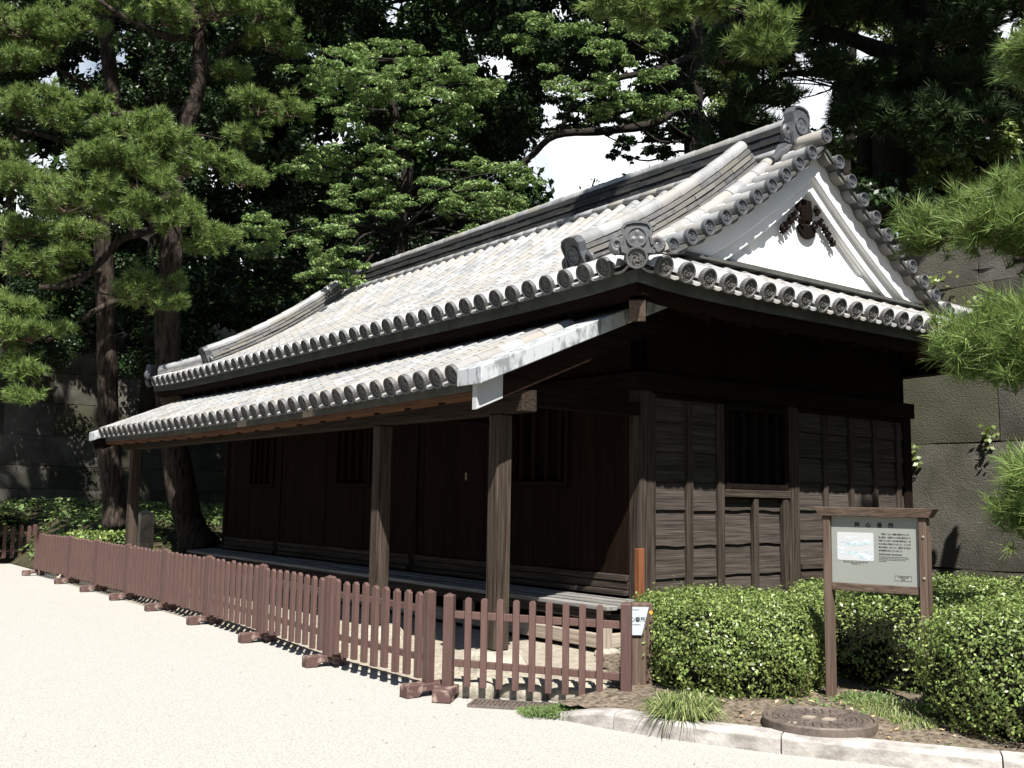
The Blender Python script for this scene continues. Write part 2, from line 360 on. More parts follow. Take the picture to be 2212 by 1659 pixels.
# right wall runs along Y at x = 5.45, seen past the end wall (distance measured from y = -9 upward)
wr = [0, .53, 2.08, 4.05, 4.85]
sr = [[0, 2.0, 4.1, 5.9, 7.2, 8.3, 10.0]+seams_rand(11, 29.4, 1.2, 2.0), [0, 2.6, 5.2, 7.6, 10.29]+seams_rand(11.8, 29.4, 1.3, 2.4),
      [0, 2.1, 4.0, 6.5, 9.0, 10.6]+seams_rand(12.1, 29.4, 1.3, 2.2), [0, 2.4, 4.8, 6.9, 9.2]+seams_rand(11, 29.4, 1.2, 2.2)]
stone_wall('stone_wall', 'tall wall of huge dark grey cut stones at right behind the end of the guardhouse', (6.0, -9, -.06), (0, 1, 0), (-1, 0, 0), wr, sr, seed=3)
wl = [0, .7, 1.22, 1.78, 2.5, 3.3, 4.05, 4.6]
sl = [seams_rand(0, 20.2, .9, 2.0) for _ in range(7)]
stone_wall('stone_wall', 'long shaded wall of cut stone blocks behind the two pine trunks on the left', (-14.8, 20.2, .1), (1, 0, 0), (0, -1, 0), wl, sl, seed=8)

# ------------------------------------------------------------------ guardhouse
LEN, WID, OV = 9.21, 4.09, .95
G = thing('guardhouse', (0, 0, 0), 'old dark timber guardhouse with grey tiled hip-and-gable roof and a roofed veranda along its front', 'guardhouse')
RX = WID/2                                                      # ridge line
TS = .2326                                                      # tile spacing
def zc(u): u = u-.12; return 3.0+.386*u+.0762*u*u
def slope_ang(u): return math.atan(.386+.1524*(u-.12))
def lift(v, mid, half): return .055*(min(1, abs(v-mid)/half))**6
def up_main(u, v):                                              # front slope: v along Y
    return np.array((-OV+u, v, zc(u)+lift(v, LEN/2, LEN/2+OV)*max(0, 1-u/1.2)))
def up_back(u, v): p = up_main(u, v); p[0] = WID-p[0]; return p
def up_end(u, v): return np.array((v, -OV+u, zc(u)*1.0+lift(v, RX, RX+OV)*max(0, 1-u/1.0)))
def up_far(u, v): p = up_end(u, v); p[1] = LEN-p[1]; return p
def slope_steps(u0, u1, step=.225):
    us = [u0]; u = u0
    while u < u1-.08:
        u += step*math.cos(slope_ang(u)); us.append(min(u, u1))
    return us
def tiles(bc, bp, fn, cols, U1, sp, side, r=.082, be=None, gap=.0):
    """cover tiles (bc) and pan tiles (bp) of one slope. cols: [(v, umax)]; side: unit vector along the eave"""
    side = np.array(side, float)
    for v, um in cols:
        us = slope_steps(-.02, um)
        for k, (a, c) in enumerate(zip(us, us[1:])):
            if c-a < .02: continue
            rows = []
            jit = random.uniform(-.003, .003)
            for u, rr, dz in ((a, r*1.0, .001), (a+.008, r*1.012, .001), (a+.025, r*1.0, .001), (c+.006 if k < len(us)-2 else c, r*.985, -.001)):
                p = fn(u, v); q = fn(u+.01, v); t = unit(q-p); n = np.cross(t, side); n = n if n[2] > 0 else -n
                p = p+side*jit
                rows.append([p+side*rr*math.cos(R(th))+n*(rr*math.sin(R(th))+dz) for th in np.linspace(-12, 192, 10)])
            (be if be is not None and k == 0 else bc).grid(rows)
    for (v, um), (v2, um2) in zip(cols, cols[1:]):
        um_ = max(um, um2); us = slope_steps(.0, um_)
        for k, (a, c) in enumerate(zip(us, us[1:])):
            if c-a < .02: continue
            rows = []
            for u, dz in ((a, -.050), (a, -.030), (c+.02, -.036)):
                row = []
                for s in np.linspace(0, 1, 6):
                    p = fn(u, v+(v2-v)*s); q = fn(u+.01, v+(v2-v)*s); t = unit(q-p); n = np.cross(t, side); n = n if n[2] > 0 else -n
                    row.append(p+n*(dz-.030*(1-(2*s-1)**2)))
                rows.append(row)
            bp.grid(rows)
NC = 46
UR = RX+OV-.12
def hipped(v, lo_v, hi_v, cut=.42, full=UR):
    d = min(v-lo_v, hi_v-v)
    if d < cut+.10: return max(.1, d-.02)
    if d < cut+.40: return .84
    return full
cols = [(-.634+TS*i, hipped(-.634+TS*i, -OV, LEN+OV)) for i in range(NC) if -.634+TS*i < LEN+OV-.12]
bc, bp, be = MB(), MB(), MB()
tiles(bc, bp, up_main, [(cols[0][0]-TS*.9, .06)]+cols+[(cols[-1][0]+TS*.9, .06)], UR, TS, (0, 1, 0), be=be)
tiles(bc, bp, up_back, cols, UR, TS, (0, 1, 0))
ECOL = [(-.698+.240*i, min(.82, max(.1, min(-.698+.240*i+OV, WID+OV+.698-.240*i)-.02))) for i in range(24)]
ECOL = [(v, u) for v, u in ECOL if v < WID+OV-.1]
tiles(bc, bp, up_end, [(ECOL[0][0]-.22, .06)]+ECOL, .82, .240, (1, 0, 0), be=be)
tiles(bc, bp, up_far, ECOL, .82, .240, (1, 0, 0))
# hanging lips of the pan tiles along the eaves
def lips(fn, cols, side):
    b = MB(); side = np.array(side, float)
    for (v, _), (v2, _) in zip(cols, cols[1:]):
        w = (v2-v)
        p = fn(-.022, v+w/2); out_ = unit(fn(-.1, v+w/2)-fn(0., v+w/2)); dn = np.array((0, 0, -1.))
        P = []
        for s in np.linspace(-1, 1, 7):
            zt = -.042-.020*(1-s*s); P.append((p+side*s*w*.25+np.array((0, 0, zt)), p+side*s*w*.25+np.array((0, 0, zt-.018-.003*(1-s*s)))))
        b.grid([[a for a, _ in P], [c for _, c in P]])
        b.grid([[a for a, _ in P], [a-out_*.10 for a, _ in P]]); b.grid([[c for _, c in P], [c-out_*.10 for _, c in P]])
    return b
for q_ in (lips(up_main, cols, (0, 1, 0)), lips(up_end, ECOL, (1, 0, 0))): bp.add(q_.v, q_.f)
roof = bp.build('main_roof', M['tile'], G, smooth=False)
cov = bc.build('cover_tiles', M['tile'], roof, smooth=True); be.build('eave_cover_tiles', M['tile_eave'], roof, smooth=True)
roof['label'] = 'grey tiled hip-and-gable roof'

# eave end tiles with tomoe swirl -- one shared mesh, local +Z is the axis pointing out
def swirl(b, Rr, z, h):
    for k in range(3):
        a0 = 2*math.pi*k/3
        for j in range(7):
            a = a0+.33*j; r_ = Rr*(.38+.085*j); w = Rr*(.22-.030*j)
            a2 = a+.33; r2 = Rr*(.38+.085*(j+1)); w2 = max(.02*Rr, Rr*(.22-.030*(j+1)))
            p = [(r_-w/2, a), (r_+w/2, a), (r2+w2/2, a2), (r2-w2/2, a2)]
            q = [np.array((rr*math.cos(aa), rr*math.sin(aa), z)) for rr, aa in p]
            up = np.array((0, 0, h))
            b.add(q+[x+up for x in q], [(4, 5, 6, 7), (0, 1, 5, 4), (1, 2, 6, 5), (2, 3, 7, 6), (3, 0, 4, 7)])
def disc_mesh(name, rad, m, beads=14, depth=.05):
    b = MB(); X, Y, Z, O = (1, 0, 0), (0, 1, 0), (0, 0, 1), (0, 0, 0)
    b.lathe([(rad*.9, -depth), (rad, -depth*.6), (rad, .006), (rad*.97, .010), (rad*.83, .010), (rad*.80, .004), (rad*.78, -.004), (0.0005, -.004)], O, X, Y, Z, 22)
    for k in range(beads):
        a = 2*math.pi*k/beads; c = np.array((math.cos(a)*rad*.66, math.sin(a)*rad*.66, 0)); s = rad*.075
        b.add([c+(s, 0, -.004), c+(0, s, -.004), c+(-s, 0, -.004), c+(0, -s, -.004), c+(0, 0, .005)], [(0, 1, 4), (1, 2, 4), (2, 3, 4), (3, 0, 4)])
    swirl(b, rad*.56, -.004, .008)
    return b.mesh(name, m, False)
DISC = disc_mesh('eave_end_tile', .0825, M['tile_face'])
DISCB = disc_mesh('verge_end_tile', .0725, M['oni'])
def place_disc(fn, v, side, parent, out, tilt=None, me=DISC, name='eave_end_tile'):
    p = fn(-.03, v); q = fn(.02, v); t = unit(q-p); z = -t; s = np.array(side, float); y = np.cross(z, s)
    return inst(name, me, parent, frame(p+z*.012, s, y, z))
for v, _ in cols: place_disc(up_main, v, (0, 1, 0), roof, None)
for v, _ in ECOL: place_disc(up_end, v, (1, 0, 0), roof, None)

def noshi(b, bcap, path_fn, s0, s1, layers, capz, capr, side, seg=.27, capseg=.25):
    """layered ridge: path_fn(s) -> base point, up vector; layers: (z0, z1, halfwidth)"""
    for k, (z0, z1, hw) in enumerate(layers):
        s = s0+(k % 2)*seg*.5-seg
        while s < s1:
            a, c = max(s, s0), min(s+seg-.004, s1)
            if c-a > .03:
                (p, n), (q, n2) = path_fn(a), path_fn(c); jw = hw+random.uniform(-.004, .004); jz = random.uniform(-.003, .003)
                vs_ = []
                for P, NN in ((p, n), (q, n2)):
                    for sg in (-1, 1):
                        for z in (z0, z1): vs_.append(P+NN*(z+jz)+side*sg*(jw if z == z0 else jw*.94))
                b.add(vs_, [(0, 1, 3, 2), (4, 6, 7, 5), (0, 4, 5, 1), (2, 3, 7, 6), (1, 5, 7, 3), (0, 2, 6, 4)])
            s += seg
    s = s0; k = 0
    while s < s1-.02:
        e = min(s+capseg, s1); rows = []
        for ss, rr in ((s-.01, capr*1.0), (s+.01, capr*1.07), (e+.01, capr*.97)):
            p, n = path_fn(ss); rows.append([p+n*capz+side*rr*math.cos(R(th))+n*rr*math.sin(R(th)) for th in np.linspace(-20, 200, 11)])
        bcap.grid(rows)
        for rw in (rows[0], rows[-1]):
            bcap.add(rw, [tuple(range(len(rw)))])
        s = e; k += 1
Zv = np.array((0, 0, 1.)); Xv = np.array((1., 0, 0)); Yv = np.array((0, 1., 0))
# main ridge
b, c = MB(), MB()
rp_ = lambda s: (np.array((RX, s, 0.)), Zv)
noshi(b, c, rp_, -.04, LEN+.04, [(4.42, 4.63, .240), (4.66, 4.705, .150), (4.711, 4.757, .158), (4.763, 4.806, .138), (4.812, 4.855, .146), (4.861, 4.904, .124), (4.91, 4.95, .128), (4.955, 4.985, .105)], 5.01, .068, Xv)
for sg in (-1, 1):   # pale round course at the foot of the ridge
    s = -.04
    while s < LEN:
        e = min(s+.27, LEN+.04)
        c.tube([(RX+sg*.225, s, 4.655), (RX+sg*.225, e-.002, 4.655)], [.044, .042], 9); s = e
ridge = b.build('ridge', M['tile_dark'], roof); ridge['label'] = 'layered main ridge'
cc = c.build('ridge_cap', M['tile'], roof, smooth=True)
# descending ridges on the front slope, near and far, and their twins behind
def roof_up(u): a = slope_ang(u); return np.array((-math.sin(a), 0, math.cos(a)))
def descending(y, back=False):
    b, c = MB(), MB()
    def pf(u):
        p = up_main(u, y); n = roof_up(u)
        if back: p = up_back(u, y); n = n*np.array((-1, 1, 1))
        return p, n
    noshi(b, c, pf, .58, 2.78, [(-.02, .078, .108), (.090, .128, .094), (.140, .178, .100), (.190, .228, .086)], .262, .068, Yv)
    o = b.build('descending_ridge', M['tile_mid'], roof); c.build('ridge_cap', M['tile'], roof, smooth=True)
    return o
for y in (.27, LEN-.27):
    descending(y); descending(y, True)
# hip ridges at the four corners
def hip(cx, cy, sx, sy):
    b, c = MB(), MB(); sd = np.array((-sy, sx, 0.))/math.sqrt(2)
    def pf(s):
        u = s; p = np.array((cx+sx*u, cy+sy*u, zc(u)+.05*max(0, 1-u/.8))); return p, Zv
    noshi(b, c, pf, .12, .86, [(-.02, .06, .10), (.064, .10, .09), (.104, .14, .085)], .16, .066, sd, seg=.2, capseg=.22)
    b.build('hip_ridge', M['tile_mid'], roof); c.build('ridge_cap', M['tile'], roof, smooth=True)
for cx, cy, sx, sy in ((-OV, -OV, 1, 1), (WID+OV, -OV, -1, 1), (-OV, LEN+OV, 1, -1), (WID+OV, LEN+OV, -1, -1)): hip(cx, cy, sx, sy)

# ornamental ridge-end tiles with a three-leaf crest
def ridge_end(b, w, h, th, feet=False):
    """local: x across, y up, z out (front at z = th)"""
    X, Y, Z = Xv, Yv, Zv
    s = w/2
    body = [(-s*.62, 0), (s*.62, 0), (s*.70, h*.25), (s*.60, h*.55), (s*.66, h*.80), (s*.50, h*.95), (s*.18, h*1.0), (-s*.18, h*1.0), (-s*.50, h*.95), (-s*.66, h*.80), (-s*.60, h*.55), (-s*.70, h*.25)]
    b.prism(body, (0, 0, 0), X, Y, Z*th)
    rim = [(x*1.0, y) for x, y in body]
    # raised frame
    for (x0, y0), (x1, y1) in zip(body[2:], body[3:]+body[:1]):
        b.beam((x0*.9, y0*.96+.004, th+.004), (x1*.9, y1*.96+.004, th+.004), .018, .02, (0, 0, 1))
    # crest
    cy = h*.50; rr = s*.44
    b.lathe([(rr, th-.002), (rr, th+.016), (rr*.84, th+.016), (rr*.80, th+.006), (.0005, th+.006)], (0, cy, 0), X, Y, Z, 20)
    for k in range(3):
        a = math.pi/2+2*math.pi*k/3; cx_, cy_ = rr*.40*math.cos(a), cy+rr*.40*math.sin(a)
        ring = []
        for j in range(12):
            t_ = 2*math.pi*j/12; q = rr*.34*(1+.18*math.cos(t_)); lx, ly = q*math.cos(t_)*1.1, q*math.sin(t_)*.85
            ring.append(np.array((cx_+lx*math.cos(a)-ly*math.sin(a), cy_+lx*math.sin(a)+ly*math.cos(a), th+.007)))
        b.add(ring+[np.array((cx_, cy_, th+.013))], [(j, (j+1) % 12, 12) for j in range(12)])
    # volutes at the sides
    for sg in (-1, 1):
        pts = []
        for j in range(18):
            t_ = j/17; a = -math.pi*.5+t_*2.6*math.pi; r_ = s*.30*(1-t_*.72)
            pts.append((sg*(s*.80-r_*math.cos(a)*-1*.9), h*.30+r_*math.sin(a), th*.55))
        b.tube(pts, [.030*(w/.36)*(1-.5*j/17) for j in range(18)], 7)
        b.prism([(sg*s*.5, 0), (sg*s*.98, h*.03), (sg*s*1.02, h*.20), (sg*s*.72, h*.36), (sg*s*.5, h*.4)][::sg], (0, 0, 0), X, Y, Z*th*.7)
        if feet:
            for q in range(4):
                pts = [(sg*(s*(.55+.16*q)+j*.028), -.02-.018*j*(1+.0*q)+.006*math.sin(j*1.5)-.03*q, th*.55+.01) for j in range(7)]
                b.tube(pts, [.022]*5+[.026, .02], 6)
            b.prism([(sg*s*.4, .03), (sg*s*1.12, -.02), (sg*s*1.62, -.19), (sg*s*1.35, -.24), (sg*s*.7, -.14), (sg*s*.4, -.12)][::sg], (0, 0, 0), X, Y, Z*th*.6)
def add_oni(name, O, out_, w, h, th, m, feet=False, up=Zv):
    b = MB(); ridge_end(b, w, h, th, feet); z = unit(np.array(out_, float)); x = unit(np.cross(up, z)); y = np.cross(z, x)
    return inst(name, b.mesh(name, m), roof, frame(O, x, y, z))
for (yy, o) in ((-.07, -1), (LEN+.07, 1)):
    q = add_oni('ridge_end_ornament', (RX, yy, 4.76), (0, o, 0), .42, .40, .10, M['oni'], True); q['label'] = 'grey scrolled ornament crowning the ridge end'
for cx, cy, sx, sy in ((-OV, -OV, 1, 1), (WID+OV, -OV, -1, 1), (-OV, LEN+OV, 1, -1), (WID+OV, LEN+OV, -1, -1)):
    add_oni('corner_ornament', (cx+sx*.045, cy+sy*.045, 3.04), (-sx, -sy, 0), .36, .24, .07, M['oni'])
    z = unit(np.array((-sx, -sy, -.30))); x = unit(np.cross(Zv, z)); y = np.cross(z, x)
    inst('eave_end_tile', DISC, roof, frame(np.array((cx-sx*.02, cy-sy*.02, 3.0)), x, y, z))
for y in (.27, LEN-.27):
    for bk_ in (False, True):
        u = .56; p = up_main(u, y); n = roof_up(u); t = np.array((-n[2], 0, n[0]))
        if bk_: p = up_back(u, y); n = n*np.array((-1, 1, 1)); t = t*np.array((-1, 1, 1))
        q = add_oni('descending_ridge_ornament', p+n*.01, t, .36, .32, .07, M['oni'], up=n)

# ---- gable ends
def gable(sgn):
    Y0 = 0 if sgn < 0 else LEN                              # wall plane of this end
    yy = lambda d: Y0+sgn*d                                 # d metres outward
    def prof(x): u = (x if x < RX else WID-x)+OV; return zc(min(u, RX+OV))
    n = 22
    xs = np.linspace(-.30, RX, n)
    # plaster triangle
    b = MB()
    poly = [(x, prof(x)-.30) for x in np.linspace(.75, RX, 12)]+[(x, prof(x)-.30) for x in np.linspace(RX, WID-.75, 12)[1:]]
    poly = [(.36, 3.42)]+poly+[(WID-.36, 3.42)]
    b.prism(poly, (0, yy(.185), 0), Xv, Zv, (0, -sgn*.12, 0))
    g = b.build('gable', M['plaster'], G); g['label'] = 'white plaster gable'
    b = MB(); b.box(.38, WID-.38, *sorted((yy(.17), yy(.210))), 3.415, 3.545); b.build('base_board', M['plaster'], g, bevel=.006)
    # bargeboards: two plastered steps each side
    for s in (0, 1):
        fx = (lambda x: x) if s == 0 else (lambda x: WID-x)
        o = None
        for (off, wd, d0, d1) in ((.085, .215, .25, .320), (.295, .165, .195, .262)):
            b = MB(); rows = []
            for i, x in enumerate(np.linspace(-.18 if off < .2 else .12, RX, n)):
                t = math.cos(slope_ang(x+OV)); z1 = prof(x)-off*.95; z0 = z1-wd/t*.92
                z0 = max(z0, 3.36); z1 = max(z1, z0+.01)
                rows.append([(fx(x), yy(d0), z1), (fx(x), yy(d1), z1), (fx(x), yy(d1), z0+.012), (fx(x), yy(d1-.012), z0), (fx(x), yy(d0), z0)])
            b.grid(rows, True)
            for rw in (rows[0], rows[-1]): b.add(rw, [tuple(range(5))])
            if o is None: o = b.build('bargeboard', M['plaster'], g)
            else: b.build('inner_moulding', M['plaster'], g)
        # inner frame of the triangle
        b = MB()
        rows = []
        for x in np.linspace(.62, RX, n):
            z1 = prof(x)-.42; z0 = z1-.06; z0 = max(z0, 3.44); z1 = max(z1, z0+.01)
            rows.append([(fx(x), yy(.17), z1), (fx(x), yy(.215), z1), (fx(x), yy(.215), z0), (fx(x), yy(.17), z0)])
        b.grid(rows, True); b.build('inner_frame', M['plaster'], g)
    # short tiles across the verge, laid towards the gable
    b, bd, bw = MB(), MB(), MB()
    xk = []
    u = .895
    while u < RX+OV-.10: xk.append(u-OV); u += .252*math.cos(slope_ang(u))*.985
    for x0 in xk:
        for s in (0, 1):
            x = x0 if s == 0 else WID-x0; z = prof(x0)-.005
            t = np.array((1, 0, math.tan(slope_ang(x0+OV)))) if s == 0 else np.array((-1, 0, math.tan(slope_ang(x0+OV)))); t = unit(t); nn = np.array((-t[2], 0, t[0])) if s == 0 else np.array((t[2], 0, -t[0]))
            rows = []
            for dd, rr in ((.452, .069), (.437, .071), (.24, .066), (.10, .062)):
                rows.append([np.array((x, yy(dd), z))+rr*(t*math.cos(R(a))+nn*math.sin(R(a))) for a in np.linspace(-25, 205, 11)])
            b.grid(rows)
            inst('verge_end_tile', DISCB, roof, frame(np.array((x, yy(.457), z)), Xv, Zv*-sgn, np.array((0, sgn, 0.)) ) if sgn > 0 else frame(np.array((x, yy(.457), z)), Xv, Zv, np.array((0, -1., 0.))))
            # pan lip between the verge tiles
            p = np.array((x, 0, z))+t*.12
            P = []
            for q in np.linspace(-1, 1, 6): P.append(p+t*q*.085+nn*(-.025-.028*(1-q*q)))
            bd.grid([[w+np.array((0, yy(.425), 0)) for w in P], [w+np.array((0, yy(.425), 0))-nn*.045 for w in P]])
            bd.grid([[w+np.array((0, yy(.425), 0)) for w in P], [w+np.array((0, yy(.12), 0)) for w in P]])
            bd.grid([[w+np.array((0, yy(.425), 0))-nn*.045 for w in P], [w+np.array((0, yy(.12), 0))-nn*.045 for w in P]])
            bw.box(*sorted((x+.05*(1 if s == 0 else -1), x+.19*(1 if s == 0 else -1))), *sorted((yy(.12), yy(.20))), z+.04, z+.10)
    b.tube([(RX, yy(.46), 4.775), (RX, yy(-.1), 4.775)], [.074, .068], 14)
    b.build('verge_tiles', M['tile'], roof, smooth=True); bd.build('verge_pans', M['tile_mid'], roof); bw.build('verge_mortar', M['plaster'], roof)
    fr = frame(np.array((RX, yy(.47), 4.775)), Xv, Zv, np.array((0, -1., 0))) if sgn < 0 else frame(np.array((RX, yy(.47), 4.775)), Xv, -Zv, np.array((0, 1., 0)))
    inst('verge_end_tile', DISCB, roof, fr)
    # dark underlay between the tiles and the bargeboards
    b = MB()
    for s in (0, 1):
        fx = (lambda x: x) if s == 0 else (lambda x: WID-x); rows = []
        for x in np.linspace(-.16, RX, n):
            z = prof(x)
            rows.append([(fx(x), yy(-.05), z-.05), (fx(x), yy(.442), z-.045), (fx(x), yy(.442), z-.082), (fx(x), yy(-.05), z-.082)])
        b.grid(rows, True)
    b.build('verge_underlay', M['eave_band'], roof)
    # flashing along the foot of the gable
    b = MB(); b.box(.05, WID-.05, *sorted((yy(.085), yy(.36))), 3.325, 3.352); b.box(.30, WID-.30, *sorted((yy(.10), yy(.235))), 3.352, 3.412); b.build('flashing', M['eave_band'], g)
    # carved pendant under the peak
    b = MB(); yo = yy(.205)
    D = np.array((0, sgn*.035, 0))
    def pr(poly, dz=0, ext=1): b.prism(poly if sgn < 0 else poly[::-1], (RX, yo, 3.80+dz), Xv, Zv, D*ext)
    pr([(-.075, .42), (.075, .42), (.10, .24), (.05, .15), (-.05, .15), (-.10, .24)])
    for k in range(5): b.beam((RX-.03+.015*k, yo+sgn*.055, 3.80+.40), (RX-.05+.025*k, yo+sgn*.06, 3.80+.17), .012, .02, (0, sgn, 0))
    pr([(.16*math.cos(a), .10+.13*math.sin(a)) for a in np.linspace(math.pi*1.02, math.pi*1.98, 14)]+[(.10, .16), (.05, .12), (-.05, .12), (-.10, .16)])
    for sg in (-1, 1):
        pts = [(RX+sg*(.135-.055*math.cos(a)*r_), yo+sgn*.045, 3.80+.145+.055*math.sin(a)*r_) for a, r_ in zip(np.linspace(-1.2, 4.6, 12), np.linspace(1, .35, 12))]
        b.tube(pts, .020, 6)
        for k in range(5):   # leafy wings following the slope
            x = RX+sg*(.17+.07*k); z = 4.12-.066*k-.055*(k > 0)
            for q in range(3):
                a = q*2.1+k; b.tube([(x, yo+sgn*.02, z), (x+.045*math.cos(a), yo+sgn*.045, z+.045*math.sin(a)), (x+.05*math.cos(a+.9), yo+sgn*.055, z+.05*math.sin(a+.9))], [.030, .026, .010], 6)
    b.v = [(RX+(x-RX)*.86, yo+(y-yo)*.7, 4.05+(z-4.05)*.86-.01) for x, y, z in b.v]
    o = b.build('carved_pendant', M['darkz'], g); o['label'] = 'dark brown carved wooden pendant'
gable(-1); gable(1)

# ---- eaves underside
def eave_ring(z0, z1, d0, d1, lifted=True):
    """closed square ring following the four eaves; d = distance outside the walls"""
    b = MB(); ring = []
    n = 24
    def edge(a, c, nrm, mid, half, ax):
        rows = []
        for s in np.linspace(0, 1, n):
            P = np.array(a)*(1-s)+np.array(c)*s
            lf = lift(P[ax], mid, half)
            rows.append((P, lf))
        return rows
    def corner(d): return [(-d, -d), (WID+d, -d), (WID+d, LEN+d), (-d, LEN+d)]
    ci, co = corner(d0), corner(d1)
    rows = []
    for k in range(4):
        for s in np.linspace(0, 1, n)[:-1]:
            pi = np.array(ci[k])*(1-s)+np.array(ci[(k+1) % 4])*s; po = np.array(co[k])*(1-s)+np.array(co[(k+1) % 4])*s
            lf = .055*abs(2*s-1)**6
            rows.append([(po[0], po[1], z1+lf), (po[0], po[1], z0+lf), (pi[0], pi[1], z0+lf), (pi[0], pi[1], z1+lf)])
    rows.append(rows[0]); b.grid(rows, True); return b
eave_ring(2.80, 2.89, .70, .895).build('eave_band', M['eave_band'], roof)
eave_ring(2.722, 2.798, .68, .855).build('eave_board', M['redy'], roof)
# soffit boards
b = MB(); rows = []
for d, z in ((.78, 2.797), (0.02, 3.09)):
    rows.append([(-d, -d, z), (WID+d, -d, z), (WID+d, LEN+d, z), (-d, LEN+d, z), (-d, -d, z)])
b.grid(rows); b.build('soffit', M['darkx'], roof)
def raf(a, c, w=.075, h=.085, nm='rafter', m='redx'): 
    b = MB(); b.beam(a, c, w, h); return b.build(nm, M[m], G, bevel=.004)
y = .10
for k in range(21): raf((-.765, .02+.458*k, 2.715), (.04, .02+.458*k, 3.02), m='darkx')
for k in range(9): raf((.02+.50*k, -.765, 2.715), (.02+.50*k, .04, 3.02), m='redy')
for cx, cy, sx, sy in ((0, 0, -1, -1), (WID, 0, 1, -1), (0, LEN, -1, 1), (WID, LEN, 1, 1)):
    b = MB(); b.beam((cx+sx*.775, cy+sy*.775, 2.655), (cx-sx*.05, cy-sy*.05, 3.02), .125, .165); o = b.build('hip_rafter', M['signx'], G, bevel=.006)

# ---- walls
def boards(b, x0, x1, z0, z1, along, w=.21, th=.022, seed=0, y0=0.0):
    pass
def vboards(axis, u0, u1, z0, z1, face, out_, m, nm='wall', w=.22, seed=1):
    """vertical boards in a plane; axis 'x' (wall y=face) or 'y' (wall x=face)"""
    rg = random.Random(seed); b = MB(); u = u0
    while u < u1-.03:
        ww = w*rg.uniform(.8, 1.2); e = min(u+ww, u1); 
        if u1-e < .08: e = u1
        d = rg.uniform(0, .010); lo_, hi_ = sorted((face, face+out_*(.02+d)))
        if axis == 'x': b.box(u+.003, e-.003, lo_, hi_, z0, z1)
        else: b.box(lo_, hi_, u+.003, e-.003, z0, z1)
        u = e
    return b.build(nm, M[m], G)
TOP = 3.02
# dark core so that gaps and windows look into an unlit room
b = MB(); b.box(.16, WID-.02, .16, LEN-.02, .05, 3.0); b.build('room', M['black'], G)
# end wall (y = 0)
vboards('x', .13, WID-.13, 2.33, TOP, .05, -1, 'darkz', seed=3)
def siding(u0, u1, zs, face, nm='siding', seed=1):
    """lapped horizontal boards with worn, wavy lower edges"""
    rg = random.Random(seed); b = MB()
    for z0, z1 in zip(zs, zs[1:]):
        n = 16; rows = []; ph = rg.uniform(0, 9); am = rg.uniform(.0015, .005)
        for i in range(n+1):
            x = u0+(u1-u0)*i/n; wv = am*math.sin(x*9+ph)+am*.6*math.sin(x*23+ph*2)
            zb = z0+wv; zt = z1+.02; f0 = face-.030-rg.uniform(0, .001); f1 = face-.006
            rows.append([(x, f0, zb+.004), (x, (f0*3+f1)/4, (zb*3+zt)/4), (x, (f0+f1)/2, (zb+zt)/2), (x, f1, zt), (x, f1+.012, zt), (x, f0+.02, zb)])
        b.grid(rows, True)
        for rw in (rows[0], rows[-1]): b.add(rw, [tuple(range(6))])
    return b.build(nm, M['sidx'], G)
ZL = [.42, .566, .842, 1.149, 1.40, 1.66, 1.92, 2.13]
siding(.14, 1.00, ZL, .03, seed=2)
siding(1.04, 1.98, [.42, .575, .85, 1.155, 1.345], .055, seed=5)
siding(2.10, WID-.10, [.64, .88, 1.165, 1.43, 1.68, 1.93, 2.13], .03, seed=9)
def bx(nm, m, *a, bevel=.005, parent=G):
    b = MB(); b.box(*a); return b.build(nm, M[m], parent, bevel=bevel)
# posts
bx('post', 'weaz', -.005, .148, -.012, .12, .37, 2.20)
bx('post', 'weaz', 1.99, 2.145, -.012, .10, .30, 2.17)
bx('post', 'darkz', 3.95, WID+.005, -.012, .12, .30, 2.17)
o = bx('post_patch', 'orange', -.009, .052, -.017, .05, .375, .83); o['label'] = 'new orange timber spliced into the corner post foot'
bx('post_patch', 'weaz', .152, .195, -.006, .05, .37, 2.16)
bx('wall_rail', 'darkx', -.045, WID+.03, -.045, .06, 2.172, 2.335)
bx('wall_rail', 'darkx', .15, 1.985, -.004, .05, 2.125, 2.17)
bx('wall_rail', 'darkx', 2.15, 3.945, -.004, .05, 2.125, 2.17)
for x0, x1, z0, z1 in ((.56, .645, .425, 2.12), (.965, 1.055, .425, 2.12), (1.46, 1.525, .425, 1.273), (1.885, 1.965, .425, 1.273),
                       (2.525, 2.595, .70, 2.12), (2.955, 3.025, .70, 2.12), (3.375, 3.445, .70, 2.12), (3.80, 3.87, .70, 2.12)):
    bx('batten', 'weaz', x0, x1, -.022, .028, z0, z1)
bx('sill', 'weax', .15, 1.985, -.035, .05, .345, .42)
bx('sill', 'weax', 2.15, 3.945, -.035, .05, .60, .655)
bx('sill', 'weax', 2.15, 3.945, -.020, .05, .50, .575)
b = MB()
for k in range(8): b.box(2.2+.22*k, 2.25+.22*k, -.01, .03, .31, .50)
b.build('floor_vent', M['weaz'], G, bevel=.003)
bx('base_stone', 'kerb', -.03, WID+.05, -.10, .10, -.1, .335, bevel=.01)
